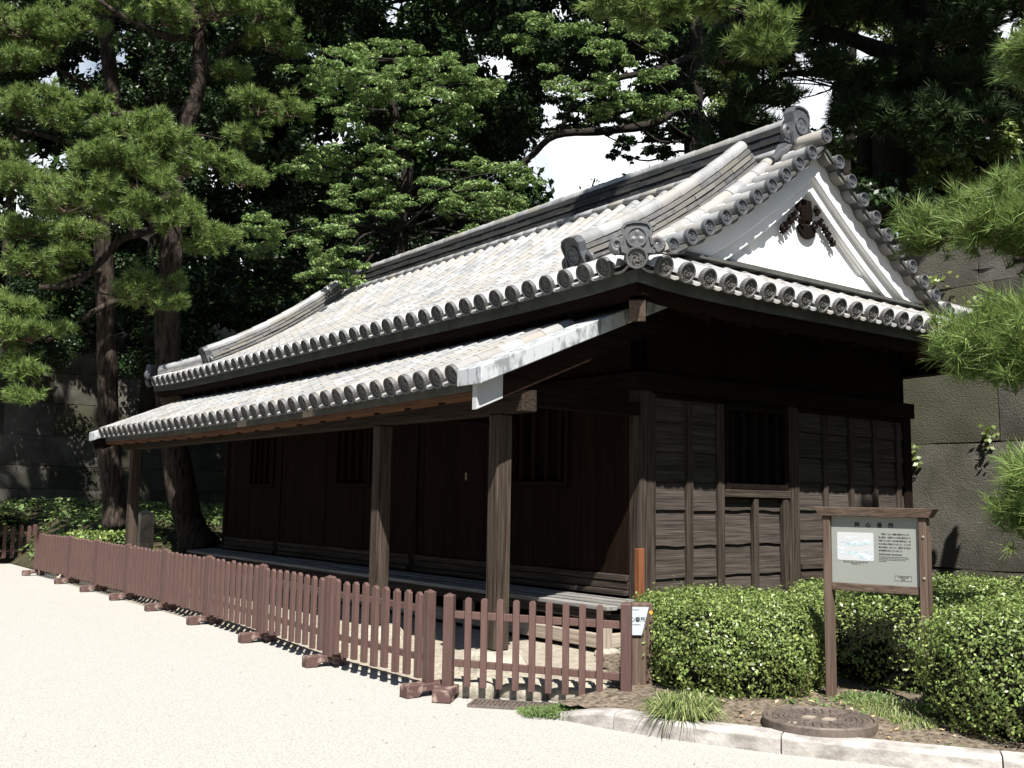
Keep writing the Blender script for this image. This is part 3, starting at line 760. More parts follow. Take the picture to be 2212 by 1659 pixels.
def window(axis, u0, u1, z0, z1, face, out_, nb, m='darkz', mf='darkz', fw=.05):
    """framed opening with square bars"""
    def B(b, a0, a1, d0, d1, zz0, zz1):
        lo_, hi_ = sorted((face+out_*d0, face+out_*d1))
        if axis == 'x': b.box(a0, a1, lo_, hi_, zz0, zz1)
        else: b.box(lo_, hi_, a0, a1, zz0, zz1)
    b = MB(); B(b, u0, u1, -.12, -.11, z0, z1); w = b.build('window', M['black'], G)
    b = MB(); B(b, u0-fw, u0, -.05, .030, z0-fw, z1+fw); B(b, u1, u1+fw, -.05, .030, z0-fw, z1+fw); B(b, u0, u1, -.05, .032, z1, z1+fw); B(b, u0, u1, -.05, .036, z0-fw, z0)
    b.build('window_frame', M[mf], w, bevel=.004)
    for k in range(nb):
        c_ = u0+(u1-u0)*(k+.5)/nb; b = MB(); B(b, c_-.024, c_+.024, -.045, .004, z0, z1); b.build('window_bar', M[m], w, bevel=.003)
    return w
w = window('x', 1.11, 1.905, 1.40, 2.075, 0.0, -1, 5)
w['label'] = 'barred window in the end wall'
bx('sill', 'weax', 1.06, 1.985, -.040, .05, 1.372, 1.398) if False else None
bx('door_rail', 'weax', 1.058, 1.985, -.034, .05, 1.275, 1.348)
# front wall (x = 0)
PY = [.0, 3.606, 7.20, LEN-.07]
for y in PY[1:]: bx('post', 'darkz', -.015, .12, y-.065, y+.065, .40, 2.86)
for k in range(3):
    a, c_ = PY[k]+(.12 if k == 0 else .065), PY[k+1]-.065
    wy0, wy1 = ((.965, 1.75), (4.66, 5.46), (7.44, 8.20))[k]
    vboards('y', a, wy0-.05, .60, 2.80, .03, -1, 'redz', seed=11+k, w=.20)
    vboards('y', wy1+.05, c_, .60, 2.80, .03, -1, 'redz', seed=21+k, w=.24)
    vboards('y', wy0-.05, wy1+.05, .60, 1.345, .03, -1, 'redz', seed=31+k, w=.2)
    vboards('y', wy0-.05, wy1+.05, 2.16, 2.80, .03, -1, 'redz', seed=41+k, w=.2)
    w = window('y', wy0, wy1, 1.40, 2.11, 0.0, -1, 4, m='redz', mf='redz')
    w['label'] = 'tall barred window in the dark front wall under the veranda'
    bx('wall_rail', 'weay', -.03, .04, a, c_, .545, .598); bx('wall_rail', 'weay', -.02, .04, a, c_, .475, .54); bx('wall_rail', 'weay', -.045, .04, a, c_, .425, .47)
bx('wall_rail', 'darky', -.047, .06, -.043, LEN, 2.17, 2.335)
bx('door_pull', 'palez', -.006, .02, 2.58, 2.605, 1.42, 1.50)
# far and back walls
vboards('x', .05, WID-.05, .3, TOP, LEN-.05, 1, 'darkz', seed=7)
vboards('y', .05, LEN-.05, .3, TOP, WID-.05, 1, 'darkz', seed=8)
bx('base_stone', 'kerb', -.03, WID+.05, LEN-.1, LEN+.06, -.1, .335, bevel=.01)

# ---- plank floor of the veranda
rg2 = random.Random(4)
b = MB()
for k, (x0, x1) in enumerate(((-.40, -.29), (-.288, -.18), (-.178, -.07), (-.068, .0))):
    y = -.05
    while y < LEN+.4:
        e = min(y+rg2.uniform(2.6, 4.2), LEN+.42)
        z = .372+(-.02-(x0+x1)/2)*-.0+.10*(x0+.40)*.9; d = rg2.uniform(-.002, .002)
        b.add([(x, yy, z_+d) for z_ in (z-.035, z) for yy in (y, e-.004) for x in (x0, x1)], [(0, 2, 3, 1), (4, 5, 7, 6), (0, 1, 5, 4), (2, 6, 7, 3), (0, 4, 6, 2), (1, 3, 7, 5)])
        y = e
fl = b.build('veranda_floor', M['floor'], G, bevel=.003)
bx('floor_beam', 'weay', -.37, -.31, .02, LEN+.38, .245, .30, parent=G)
bx('floor_edge', 'weay', -.385, -.34, -.03, LEN+.40, .300, .337, parent=G)
bx('floor_sill', 'paley', -.375, -.30, .09, LEN+.38, .02, .135); bx('floor_sill', 'palex', -.30, -.02, .02, .085, .02, .135)
for y in (.045, 2.0, 4.0, 6.0, 8.0, LEN+.33): bx('floor_post', 'palez', -.385, -.29, y-.035, y+.045, -.03, .245)
bx('floor_beam', 'weax', -.30, -.02, .02, .075, .245, .30)

# ---- lean-to veranda roof
VX = 1.85
def vz(u, v): return 2.158+.42*u-.045*math.sin(math.pi*min(1, max(0, v/LEN)))-.004*v
def up_ver(u, v): return np.array((-VX+u, v, vz(u, v)))
VC = [(.055+.23*k, VX-.08) for k in range(41)]
def ztiles(fn, cols):
    bc, bp = MB(), MB(); s_ = globals()['slope_ang']; globals()['slope_ang'] = lambda u: math.atan(.41)
    tiles(bc, bp, fn, cols, 0, .23, (0, 1, 0)); globals()['slope_ang'] = s_; return bc, bp
bc, bp = ztiles(up_ver, [(.055-.20, .05)]+VC+[(VC[-1][0]+.2, .05)])
q_ = lips(up_ver, [(-.15, 0)]+VC+[(VC[-1][0]+.2, 0)], (0, 1, 0)); bp.add(q_.v, q_.f)
vr = bp.build('veranda_roof', M['tile'], G); bc.build('cover_tiles', M['tile'], vr, smooth=True); vr['label'] = 'lower lean-to tiled roof over the veranda'
for v, _ in VC: place_disc(up_ver, v, (0, 1, 0), vr, None)
def vstrip(x0, x1, dz0, dz1, y0, y1, m, nm, par):
    b = MB(); rows = []
    for v in np.linspace(y0, y1, 30):
        z = vz(0, v); rows.append([(x0, v, z+dz1), (x1, v, z+dz1), (x1, v, z+dz0), (x0, v, z+dz0)])
    b.grid(rows, True)
    for rw in (rows[0], rows[-1]): b.add(rw, [(0, 1, 2, 3)])
    return b.build(nm, M[m], par)
vstrip(-VX+.06, -VX+.22, -.135, -.060, -.33, LEN+.25, 'eave_band', 'eave_band', vr)
vstrip(-VX+.075, -VX+.24, -.175, -.137, -.33, LEN+.25, 'fascia', 'eave_board', vr)
for y in (2.55, 4.15): 
    b = MB(); z = vz(0, y); b.box(-VX+.052, -VX+.1, y, y+.24, z-.134, z-.07); o = b.build('repair_block', M['palez'], vr, bevel=.003); o['label'] = 'pale new block let into the eave'
# underside boards
b = MB(); b.add([(-VX+.15, -.28, vz(.15, 0)-.12), (-VX+.15, LEN+.2, vz(.15, LEN)-.12), (-.02, LEN+.2, vz(VX-.02, LEN)-.13), (-.02, -.28, vz(VX-.02, 0)-.13)], [(0, 1, 2, 3)]); b.build('soffit', M['darkx'], vr)
for k in range(19):
    y = -.02+.515*k; raf((-VX+.13, y, vz(.13, y)-.215), (-.02, y, vz(VX-.02, y)-.175), .06, .075)
# near verge: limed plate over dark board, far verge the same
def verge(y0, y1, far=False):
    b = MB(); zt = .055; 
    def P(x, y, dz): return (x, y, vz(x+VX, min(max(y, 0), LEN))+dz)
    xa, xb = -VX-.13, -.03
    for nm, m, a0, a1, d0, d1, xs in (('verge_plate', 'verge', y0, y1, -.075, .05, (xa, xb)),):
        b = MB(); v = [P(x, y, d) for d in (d0, d1) for y in (a0, a1) for x in xs]
        b.add(v, [(0, 2, 3, 1), (4, 5, 7, 6), (0, 1, 5, 4), (2, 6, 7, 3), (0, 4, 6, 2), (1, 3, 7, 5)]); o = b.build(nm, M[m], vr, bevel=.006)
    s_ = .10 if not far else -.10
    for nm, m, d0, d1, xs, a0 in (('verge_board', 'redx', -.265, -.079, (xa+.27, -.86), y0+s_), ('verge_board', 'darkx', -.25, -.079, (-.858, xb), y0+s_), ('verge_board_tip', 'tip_sunlit' if not far else 'darkx', -.265, -.079, (xa+.035, xa+.268), y0+s_)):
        b = MB(); a1 = a0+.06*(1 if not far else -1); ys = sorted((a0, a1)); v = [P(x, y, d) for d in (d0, d1) for y in ys for x in xs]
        b.add(v, [(0, 2, 3, 1), (4, 5, 7, 6), (0, 1, 5, 4), (2, 6, 7, 3), (0, 4, 6, 2), (1, 3, 7, 5)]); b.build(nm, M[m], vr, bevel=.004)
verge(-.45, -.14); verge(LEN+.35, LEN+.10, True)
# beam and posts
bx('veranda_beam', 'beamy', -1.52, -1.38, -.33, LEN+.22, 1.872, 2.035)
for y, nm in ((.03, 0), (1.83, 1), (9.02, 2)):
    o = bx('veranda_post', 'post', -1.518, -1.382, y-.068, y+.068, .095, 1.872, bevel=.012)
    b = MB(); rows = []
    for r_, z in ((.30, -.10), (.27, .0), (.20, .085), (.14, .093), (.001, .094)):
        rows.append([(-1.45+r_*(1+.10*math.sin(k*2.4+y))*math.cos(2*math.pi*(k+.5)/8), y+r_*(1+.10*math.cos(k*1.7+y))*math.sin(2*math.pi*(k+.5)/8), z) for k in range(8)])
    b.grid(rows, True); b.build('base_stone', M['rock'], G)
bx('veranda_beam', 'darkx', -1.38, -.02, 1.80, 1.90, 1.95, 2.06)
bx('veranda_beam', 'darkx', -1.38, -.02, -.03, .07, 1.95, 2.06)

# ------------------------------------------------------------------ picket fences
def picket(b, O, d, n, u, z0, z1, w, th, point=.022):
    """flat picket with a two-sided pointed top; d along the fence, n towards the path"""
    O = np.array((O[0], O[1], 0.)); P = O+d*u
    poly = [(-w/2, z0), (w/2, z0), (w/2, z1-point), (0, z1), (-w/2, z1-point)]
    b.prism(poly, P, d, Zv, n*th)
def post_sq(b, P, d, n, w, z0, z1, cap=.018):
    P = np.array((P[0], P[1], 0.)); h = w/2
    c = [P+d*i*h+n*j*h for i, j in ((-1, -1), (1, -1), (1, 1), (-1, 1))]
    b.add([q+Zv*z0 for q in c]+[q+Zv*z1 for q in c]+[P+Zv*(z1+cap)], [(3, 2, 1, 0)]+[(i, (i+1) % 4, 4+(i+1) % 4, 4+i) for i in range(4)]+[(4+i, 4+(i+1) % 4, 8) for i in range(4)])
def foot(b, P, d, n, w=.105, ln=.34, z0=GZ, h=.088, fwd=.0):
    """wooden foot across the fence, arched underneath"""
    P = np.array((P[0], P[1], 0.)); l = ln/2
    poly = [(-l, z0+.002), (-l+.095, z0+.002), (-l+.125, z0+.035), (l-.125, z0+.035), (l-.095, z0+.002), (l, z0+.002), (l, z0+h-.012), (l-.012, z0+h), (-l+.012, z0+h), (-l, z0+h-.012)]
    b.prism(poly, P+n*fwd-d*w/2, n, Zv, d*w)
def fence_panel(p0, p1, label, npk, group='picket fence panels along the path', feet=(0,), name='picket_fence_panel', zt=.575, zb=-.012, tilt=0.0, cat='fence'):
    p0, p1 = np.array((*p0, 0.)), np.array((*p1, 0.)); d = unit(p1-p0); Ln = np.linalg.norm(p1-p0)
    n = np.array((d[1], -d[0], 0.)) if np.array((d[1], -d[0], 0.))@(CAM-p0) > 0 else np.array((-d[1], d[0], 0.))
    t = thing(name, (p0[0], p0[1], GZ), label, cat, group)
    for u, pw in ((.036, .064), (Ln-.022, .042)):
        b = MB(); post_sq(b, p0+d*u, d, n, pw, GZ+.080, zt+.002); b.build('post', M['fence'], t, bevel=.004)
    for z0, z1 in ((.428, .474), (.100, .146)):
        b = MB(); b.obox((p0+p1)/2+Zv*(z0+z1)/2-n*.012, d*(Ln/2-.083), n*.014, Zv*(z1-z0)/2); b.build('rail', M['fence'], t, bevel=.003)
    for k in range(npk):
        u = .070+(Ln-.116)*(k+.5+random.uniform(-.04, .04))/npk
        b = MB(); picket(b, p0, unit(d+Zv*random.uniform(-.006, .006)), n, u, zb+random.uniform(-.005, .005), zt+random.uniform(-.008, .005), .063*random.uniform(.95, 1.05), .032); o = b.build('picket', M['fence'], t, bevel=.002)
    for e in feet:
        b = MB(); foot(b, p0+d*.045 if e == 0 else p0+d*(Ln-.045), d, n, fwd=.02); b.build('foot', M['foot'], t, bevel=.006)
    return t
FP = [(-2.235, -.29), (-2.245, 1.19), (-2.135, 2.75), (-2.07, 4.28), (-2.03, 5.77), (-2.02, 7.20), (-2.03, 8.55), (-2.01, 10.03), (-2.07, 11.98)]
ORD = ['brown picket fence panel at the near end of the long row, meeting the gate', 'second brown picket fence panel from the gate in the long row', 'third brown picket fence panel from the gate in the long row',
       'fourth brown picket fence panel from the gate in the long row', 'fifth brown picket fence panel from the gate in the long row', 'sixth brown picket fence panel from the gate, before the far veranda post',
       'seventh brown picket fence panel from the gate, third from the far corner', 'last but one brown picket fence panel of the long row, near the far corner', 'brown picket fence panel at the far corner of the long row']
for k, (a, c_) in enumerate(zip(FP, FP[1:])):
    a, c_ = np.array(a), np.array(c_); d = (c_-a)/np.linalg.norm(c_-a)
    fence_panel(a+d*.004, c_-d*.004, ORD[k] if k < 7 else ORD[8], 9 if k < 7 else 12, feet=(0,) if k < 7 else (0, 1))
LP = [(-1.35, 15.25), (-2.95, 14.95), (-4.6, 14.6), (-6.3, 14.2)]
for k, (a, c_) in enumerate(zip(LP, LP[1:])):
    a, c_ = np.array(a), np.array(c_); d = (c_-a)/np.linalg.norm(c_-a)
    fence_panel(a, c_-d*.01, ['shaded picket fence panel beyond the far corner, turned along the hedge', 'shaded picket fence panel at the left edge of the photo beyond the far corner', 'shaded picket fence panel farthest left beyond the far corner'][k], 10, feet=(0,), zt=.60)
# the wider-spaced gate panel
ga, gb = np.array((-2.215, -.395, 0.)), np.array((-1.385, -1.340, 0.)); gd = unit(gb-ga); gn = np.array((-gd[1], gd[0], 0.)); gn = gn if gn@(CAM-ga) > 0 else -gn
t = thing('fence_gate', (ga[0], ga[1], GZ), 'brown gate panel of widely spaced round-topped pickets between the fence end and the placard post', 'gate')
GL = np.linalg.norm(gb-ga)
for u, zt in ((.04, .575), (GL-.02, .560)):
    b = MB(); post_sq(b, ga+gd*u, gd, gn, .070, GZ+.080, zt-.01); b.build('post', M['fence'], t, bevel=.004)
    b = MB(); foot(b, ga+gd*u, gd, gn, w=.125, ln=.34, fwd=.0); b.build('foot', M['foot'], t, bevel=.006)
for z0, z1, dz in ((.412, .462, -.026), (.094, .142, -.040)):
    b = MB(); A = ga+gd*.075; B_ = ga+gd*(GL-.055)
    P = [A+Zv*z0, A+Zv*z1, B_+Zv*(z0+dz), B_+Zv*(z1+dz)]; b.add([q-gn*.002 for q in P]+[q-gn*.03 for q in P], [(0, 1, 3, 2), (4, 6, 7, 5), (0, 4, 5, 1), (2, 3, 7, 6), (1, 5, 7, 3), (0, 2, 6, 4)])
    b.build('rail', M['fence'], t, bevel=.003)
for k, u in enumerate((.175, .285, .395, .505, .615, .727, .84, .95, 1.065)):
    b = MB(); w = .044; z0, z1 = -.028-.025*u, .562-.018*u
    pts = [(-w/2, z0), (w/2, z0), (w/2, z1-.02)]+[(w/2*math.cos(a), z1-.02+.018*math.sin(a)) for a in np.linspace(.35, math.pi-.35, 5)]+[(-w/2, z1-.02)]
    b.prism(pts, ga+gd*u, gd, Zv, gn*.022); b.build('picket', M['fence'], t, bevel=.002)

# ------------------------------------------------------------------ placard post beside the gate
pp = at(1385, 1415, 6.92); pd = unit(np.array((.80, -.60, 0.))); pn = np.array((-.60, -.80, 0.))
t = thing('placard_post', (pp[0], pp[1], GZ), 'short grey-brown square timber post with a white name placard beside the gate', 'sign post')
b = MB(); b.obox((pp[0], pp[1], .205), pd*.070, pn*.062, Zv*.335); b.build('post', M['signz'], t, bevel=.006)
b = MB(); pc = np.array((pp[0], pp[1], .445))+pn*.074-pd*.040
b.prism([(-.080, .072), (.080, .072), (.034, -.112), (-.034, -.112)], pc, pd, Zv, pn*.006); pl = b.build('placard', M['placard'], t)
def put_text(par, txt, size, O, X, Y, m, nm='lettering', align='CENTER', line=1.0):
    me = text_mesh(txt, size, align, None, line, .0012 if nm == 'title_lettering' else .0003 if size > .02 else .0001); me.materials.append(m); return inst(nm, me, par, frame(O, X, Y, np.cross(X, Y)))
put_text(pl, '同心番所', .036, pc+pn*.0075+Zv*-.022+pd*-.012, pd, Zv, M['ink'])
put_text(pl, 'Doshin-bansho', .012, pc+pn*.0075+Zv*-.046+pd*-.012, pd, Zv, M['inkgrey'])
put_text(pl, 'Guardhouse', .010, pc+pn*.0075+Zv*.052+pd*-.01, pd, Zv, M['inkgrey']); 
b = MB(); rc = np.array((pp[0], pp[1], .480))+pn*.062+pd*.057; b.lathe([(.013, 0), (.012, .005), (.0005, .006)], rc, pd, Zv, pn, 14); b.build('reflector', M['reflector'], t)

# ------------------------------------------------------------------ information board
so = np.array((-.442, -2.222, 0.)); sd = unit(np.array((.152, -.543, 0.))); sn = np.array((sd[1], -sd[0], 0.)); sn = sn if sn@(CAM-so) > 0 else -sn
t = thing('information_board', (so[0], so[1], -.03), 'wooden information board with grey panel, written in Japanese, standing among the clipped hedges', 'information board')
SP = lambda u, z, o=0.: so+sd*u+Zv*z+sn*o
for u in (-.014, .583):
    b = MB(); b.obox(SP(u, .545, 0), sd*.024, sn*.040, Zv*.60); b.build('post', M['signz'], t, bevel=.004)
b = MB(); b.obox(SP(.612, .80, -.012), sd*.007, sn*.012, Zv*.26); o = b.build('conduit', M['signz'], t)
for z in (.78, 1.03):
    b = MB(); b.lathe([(.009, 0), (.008, .005), (.0005, .007)], SP(.590, z, .041), sd, Zv, sn, 10); b.build('bolt', M['ironpale'], t)
b = MB()
b.add([SP(-.055, 1.146, .055), SP(.628, 1.146, .055), SP(.662, 1.203, .065), SP(-.090, 1.203, .065), SP(-.055, 1.146, -.055), SP(.628, 1.146, -.055), SP(.662, 1.203, -.065), SP(-.090, 1.203, -.065)],
      [(0, 1, 2, 3), (7, 6, 5, 4), (0, 4, 5, 1), (3, 2, 6, 7), (1, 5, 6, 2), (0, 3, 7, 4)])
b.build('cap', M['signy'], t, bevel=.003)
b = MB(); b.obox(SP(.2845, .700, .004), sd*.274, sn*.020, Zv*.024); b.build('rail', M['signy'], t, bevel=.003)
b = MB(); b.obox(SP(.2845, .935, .010), sd*.272, sn*.006, Zv*.210); pn_ = b.build('panel', M['panel'], t); PO = .0175
def tx(s_, size, u, z, m='ink', align='LEFT', line=1.0, nm='lettering'): return put_text(pn_, s_, size, SP(u, z, PO), sd, Zv, M[m], nm, align, line)
o = tx('同    心    番    所', .0335, .285, 1.082, align='CENTER', nm='title_lettering')
b = MB()
q = [(.056, .868), (.274, .868), (.281, .875), (.281, 1.038), (.274, 1.045), (.056, 1.045), (.049, 1.038), (.049, .875)]
b.prism(q, SP(0, 0, PO-.0012), sd, Zv, sn*.0012); pic = b.build('picture', M['paper'], pn_); pic['label'] = 'white picture with pale blue sketch'
rg = random.Random(3); b, b2 = MB(), MB()
def blot(bb, u, z, w, h, k=9):
    bb.add([SP(u+w*(1+.35*rg.uniform(-1, 1))*math.cos(2*math.pi*i/k), z+h*(1+.35*rg.uniform(-1, 1))*math.sin(2*math.pi*i/k), PO+.0006+.0002*rg.random()) for i in range(k)], [tuple(range(k))])
for _ in range(24): blot(b, rg.uniform(.07, .26), rg.choice([.975, .965, .97, .98])+rg.uniform(-.004, .006), rg.uniform(.004, .014), rg.uniform(.0015, .005))
for _ in range(12): blot(b, .20+rg.uniform(0, .07), .905+rg.uniform(-.02, .03), rg.uniform(.005, .013), rg.uniform(.002, .006))
for _ in range(18): blot(b, .062+rg.uniform(0, .12), .918+rg.uniform(-.006, .006), rg.uniform(.002, .006), rg.uniform(.002, .007))
for _ in range(26): blot(b2, rg.uniform(.07, .26), rg.uniform(.880, 1.03), rg.uniform(.008, .03), rg.uniform(.0015, .004))
for _ in range(10): blot(b2, .215+rg.uniform(0, .04), .895+rg.uniform(-.012, .012), rg.uniform(.008, .015), rg.uniform(.004, .009))
b2.build('sketch_wash', M['inkpale'], pic); b.build('sketch_lines', M['inkblue'], pic)
lines = ['　「番所」とは、警備の詰所のことで、', '百人番所、大番所とこの同心番所の３つ', 'が残っています。城の奥の番所ほど、位', 'の上の役人が詰めていました。ここには', '同心が詰め、主として、登城する大名の', '供の監視に当たっていました。']
tx('\n'.join(lines), .0109, .313, 1.036, line=1.86)
tx('Doshin-bansho Guardhouse', .0125, .313, .912)
tx('Three guardhouses remain in these grounds: the Hyakunin-bansho,\nthe Obansho and this one. Officers called doshin were on duty here,\nmainly keeping watch over the attendants of lords who came\nthrough the gate.', .0066, .313, .899, 'inkgrey', line=1.45)
tx('警備の詰所と登城する大名の行列を描いた絵', .0078, .165, .856, 'inkgrey', 'CENTER'); tx('「番所の図」より', .0078, .165, .845, 'inkgrey', 'CENTER')
tx('千代田区立公園', .0088, .459, .775, 'inkgrey', 'CENTER'); tx('案内板', .0078, .459, .763, 'inkgrey', 'CENTER')
b = MB()
for z in (.757, .787): b.obox(SP(.459, z, PO), sd*.050, sn*.0005, Zv*.0006)
for u in (.409, .509): b.obox(SP(u, .772, PO), sd*.0006, sn*.0005, Zv*.0155)
b.build('stamp_frame', M['inkgrey'], pn_)

# ------------------------------------------------------------------ kerb stones, ledge, grate, manhole
def kerb_pt(s):
    acc = 0
    for (x0, y0), (x1, y1) in zip(KF, KF[1:]):
        l = math.hypot(x1-x0, y1-y0)
        if s <= acc+l: f = (s-acc)/l; return np.array((x0+(x1-x0)*f, y0+(y1-y0)*f, 0.)), unit(np.array((x1-x0, y1-y0, 0.)))
        acc += l
    return np.array((*KF[-1], 0.)), unit(np.array((x1-x0, y1-y0, 0.)))
KJ = [0, .66, 1.66, 2.74, 3.80, 4.8]
KL = ['rounded tapering end piece of the pale granite kerb below the gate', 'pale granite kerb stone in front of the grass tuft', 'long pale granite kerb stone in front of the manhole cover', 'pale granite kerb stone at the lower right corner', 'last granite kerb stone at the right edge']
for k, (s0, s1) in enumerate(zip(KJ, KJ[1:])):
    b = MB(); rows = []; m_ = 9; p0, _ = kerb_pt(s0)
    for s in np.linspace(s0+.004, s1-.004, m_):
        p, d = kerb_pt(s); inn = np.array((-d[1], d[0], 0.)); zt = -.022 if k else -.112+.09*sm(0, .66, s); w = .165 if k else .05+.115*sm(0, .5, s)
        rows.append([p-inn*.008+Zv*(GZ-.02), p+Zv*(zt-.022)-inn*.002, p+inn*.010+Zv*(zt-.006), p+inn*.028+Zv*zt, p+inn*(w-.02)+Zv*zt, p+inn*w+Zv*(zt-.02), p+inn*w+Zv*(GZ-.02)])
    b.grid(rows, True)
    for rw in (rows[0], rows[-1]): b.add(rw, [tuple(range(7))])
    tag(b.build('kerb_stone', M['kerb'], origin=(p0[0], p0[1], GZ), smooth=False), KL[k], 'kerb stone', 'granite kerb stones along the planting bed')
def boulder(name, c, rx, ry, rz, yaw, label, cat, group, seed, flat=.0, m='rock'):
    rg = np.random.default_rng(seed); b = MB(); rows = []; n = 18; ph = rg.uniform(0, 6, 6)
    for i in range(9):
        th = math.pi*i/8; row = []
        for k in range(n):
            a = 2*math.pi*k/n; sx = math.copysign(abs(math.cos(a))**.6, math.cos(a)); sy = math.copysign(abs(math.sin(a))**.6, math.sin(a))
            s_ = max(.02, math.sin(th)**.45); w = 1+.09*math.sin(3*a+ph[0])+.06*math.sin(5*a+ph[1]+th*2)
            x, y, z = rx*sx*s_*w, ry*sy*s_*w, rz*math.copysign(abs(math.cos(th))**.6, math.cos(th))*(1+.06*math.sin(4*a+ph[2]))
            row.append((c[0]+x*math.cos(yaw)-y*math.sin(yaw), c[1]+x*math.sin(yaw)+y*math.cos(yaw), c[2]+z))
        rows.append(row)
    b.grid(rows, True)
    return tag(b.build(name, M[m], origin=c, smooth=True), label, cat, group)
gy = math.atan2(gd[1], gd[0])
LB = ['dark rough ledge stone behind the left end of the gate', 'flat pale ledge stone behind the middle of the gate', 'long flat pale ledge stone behind the gate, right of the middle one', 'mossy ledge stone behind the right end of the gate by the placard post']
for k, (u, o, rx, ry, rz) in enumerate(((.16, .17, .20, .12, .075), (.52, .24, .19, .14, .075), (.90, .22, .21, .13, .070), (1.24, .16, .15, .10, .075))):
    c = ga+gd*u-gn*o; boulder('ledge_stone', (c[0], c[1], GZ+.04), rx, ry, rz, gy, LB[k], 'stone', 'ledge stones behind the gate', 40+k)
CB = ['rounded cobble under the near end of the plank floor', 'larger cobble lying below the corner post', 'small cobble between the plank floor and the hedge']
for k, (x, y, r_) in enumerate(((-.40, -.06, .08), (-.22, -.17, .11), (-.02, -.24, .09))): boulder('cobble', (x, y, -.01), r_*1.3, r_, r_*.6, .4*k, CB[k], 'stone', 'cobbles at the corner of the guardhouse', 60+k)
# drain grate between gate and kerb
t = thing('drain_grate', (-1.9, -.98, GZ), 'rusty iron drain grate in the ground below the gate', 'drain grate')
gc = ga+gd*.66+gn*.12; gw, gl_ = .11, .42
b = MB()
for sgn in (-1, 1):
    b.obox(gc+gn*sgn*gw+Zv*(GZ+.008), gd*gl_, gn*.010, Zv*.008); b.obox(gc+gd*sgn*gl_+Zv*(GZ+.008), gd*.010, gn*(gw-.010), Zv*.0075)
b.build('frame', M['iron'], t)
b = MB()
for k in range(26): b.obox(gc+gd*(-gl_+.03+.031*k)+Zv*(GZ+.008), gd*.006, gn*(gw-.012), Zv*.006)
for k in range(3): b.obox(gc+gn*(-.05+.05*k)+Zv*(GZ+.006), gd*(gl_-.012), gn*.004, Zv*.005)
o = b.build('lattice', M['iron'], t); tag(o, kind='stuff') if False else None
b = MB(); b.add([gc+gd*i*(gl_-.01)+gn*j*(gw-.01)+Zv*(GZ+.003) for i, j in ((-1, -1), (1, -1), (1, 1), (-1, 1))], [(0, 1, 2, 3)]); b.build('pit', M['black'], t)
# manhole cover
mc_ = np.array((-1.135, -2.625, -.035)); t = thing('manhole_cover', mc_, 'round cast iron manhole cover with raised pattern in the planting bed behind the kerb', 'manhole cover')
b = MB(); b.lathe([(.315, -.04), (.315, .052), (.308, .060), (.296, .060), (.292, .052), (.292, .02)], mc_, Xv, Yv, Zv, 48); b.build('rim', M['iron'], t, smooth=False)
b = MB(); b.lathe([(.288, .02), (.288, .054), (.284, .057), (.268, .057), (.265, .050), (.0005, .050)], mc_, Xv, Yv, Zv, 48); cv = b.build('cover', M['iron'], t)
b = MB()
for ring, (r_, n_) in enumerate(((.245, 34), (.215, 30), (.185, 26), (.155, 20))):
    for k in range(n_):
        a = 2*math.pi*(k+.5*(ring % 2))/n_; c = mc_+np.array((r_*math.cos(a), r_*math.sin(a), .053)); b.obox(c, np.array((math.cos(a+.5), math.sin(a+.5), 0))*.013, np.array((-math.sin(a+.5), math.cos(a+.5), 0))*.008, Zv*.004)
for k in range(10):
    a = 2*math.pi*k/10; c = mc_+np.array((.118*math.cos(a), .118*math.sin(a), .053)); b.obox(c, np.array((math.cos(a), math.sin(a), 0))*.014, np.array((-math.sin(a), math.cos(a), 0))*.012, Zv*.004)
b.build('raised_pattern', M['iron'], cv)
b = MB()
for a in (2.2, 5.0): c = mc_+np.array((.055*math.cos(a), .055*math.sin(a), .053)); b.obox(c, (.035, .012, 0), (-.010, .030, 0), Zv*.003)
c = mc_+np.array((-.235, .0, .054)); b.obox(c, (.008, .012, 0), (-.022, .015, 0), Zv*.003)
b.build('worn_plate', M['ironpale'], cv)
# squared stone post under the pines
sp_ = at(311, 1180, 15.9); t_ = MB(); t_.box(sp_[0]-.11, sp_[0]+.11, sp_[1]-.11, sp_[1]+.11, -.05, .93); 
t_.add([(sp_[0]+i*.11, sp_[1]+j*.11, .93) for i, j in ((-1, -1), (1, -1), (1, 1), (-1, 1))]+[(sp_[0], sp_[1], .985)], [(0, 1, 4), (1, 2, 4), (2, 3, 4), (3, 0, 4)])
tag(t_.build('stone_post', M['rock'], origin=(sp_[0], sp_[1], 0), bevel=.01), 'squared grey stone post standing between the two pine trunks', 'stone post')

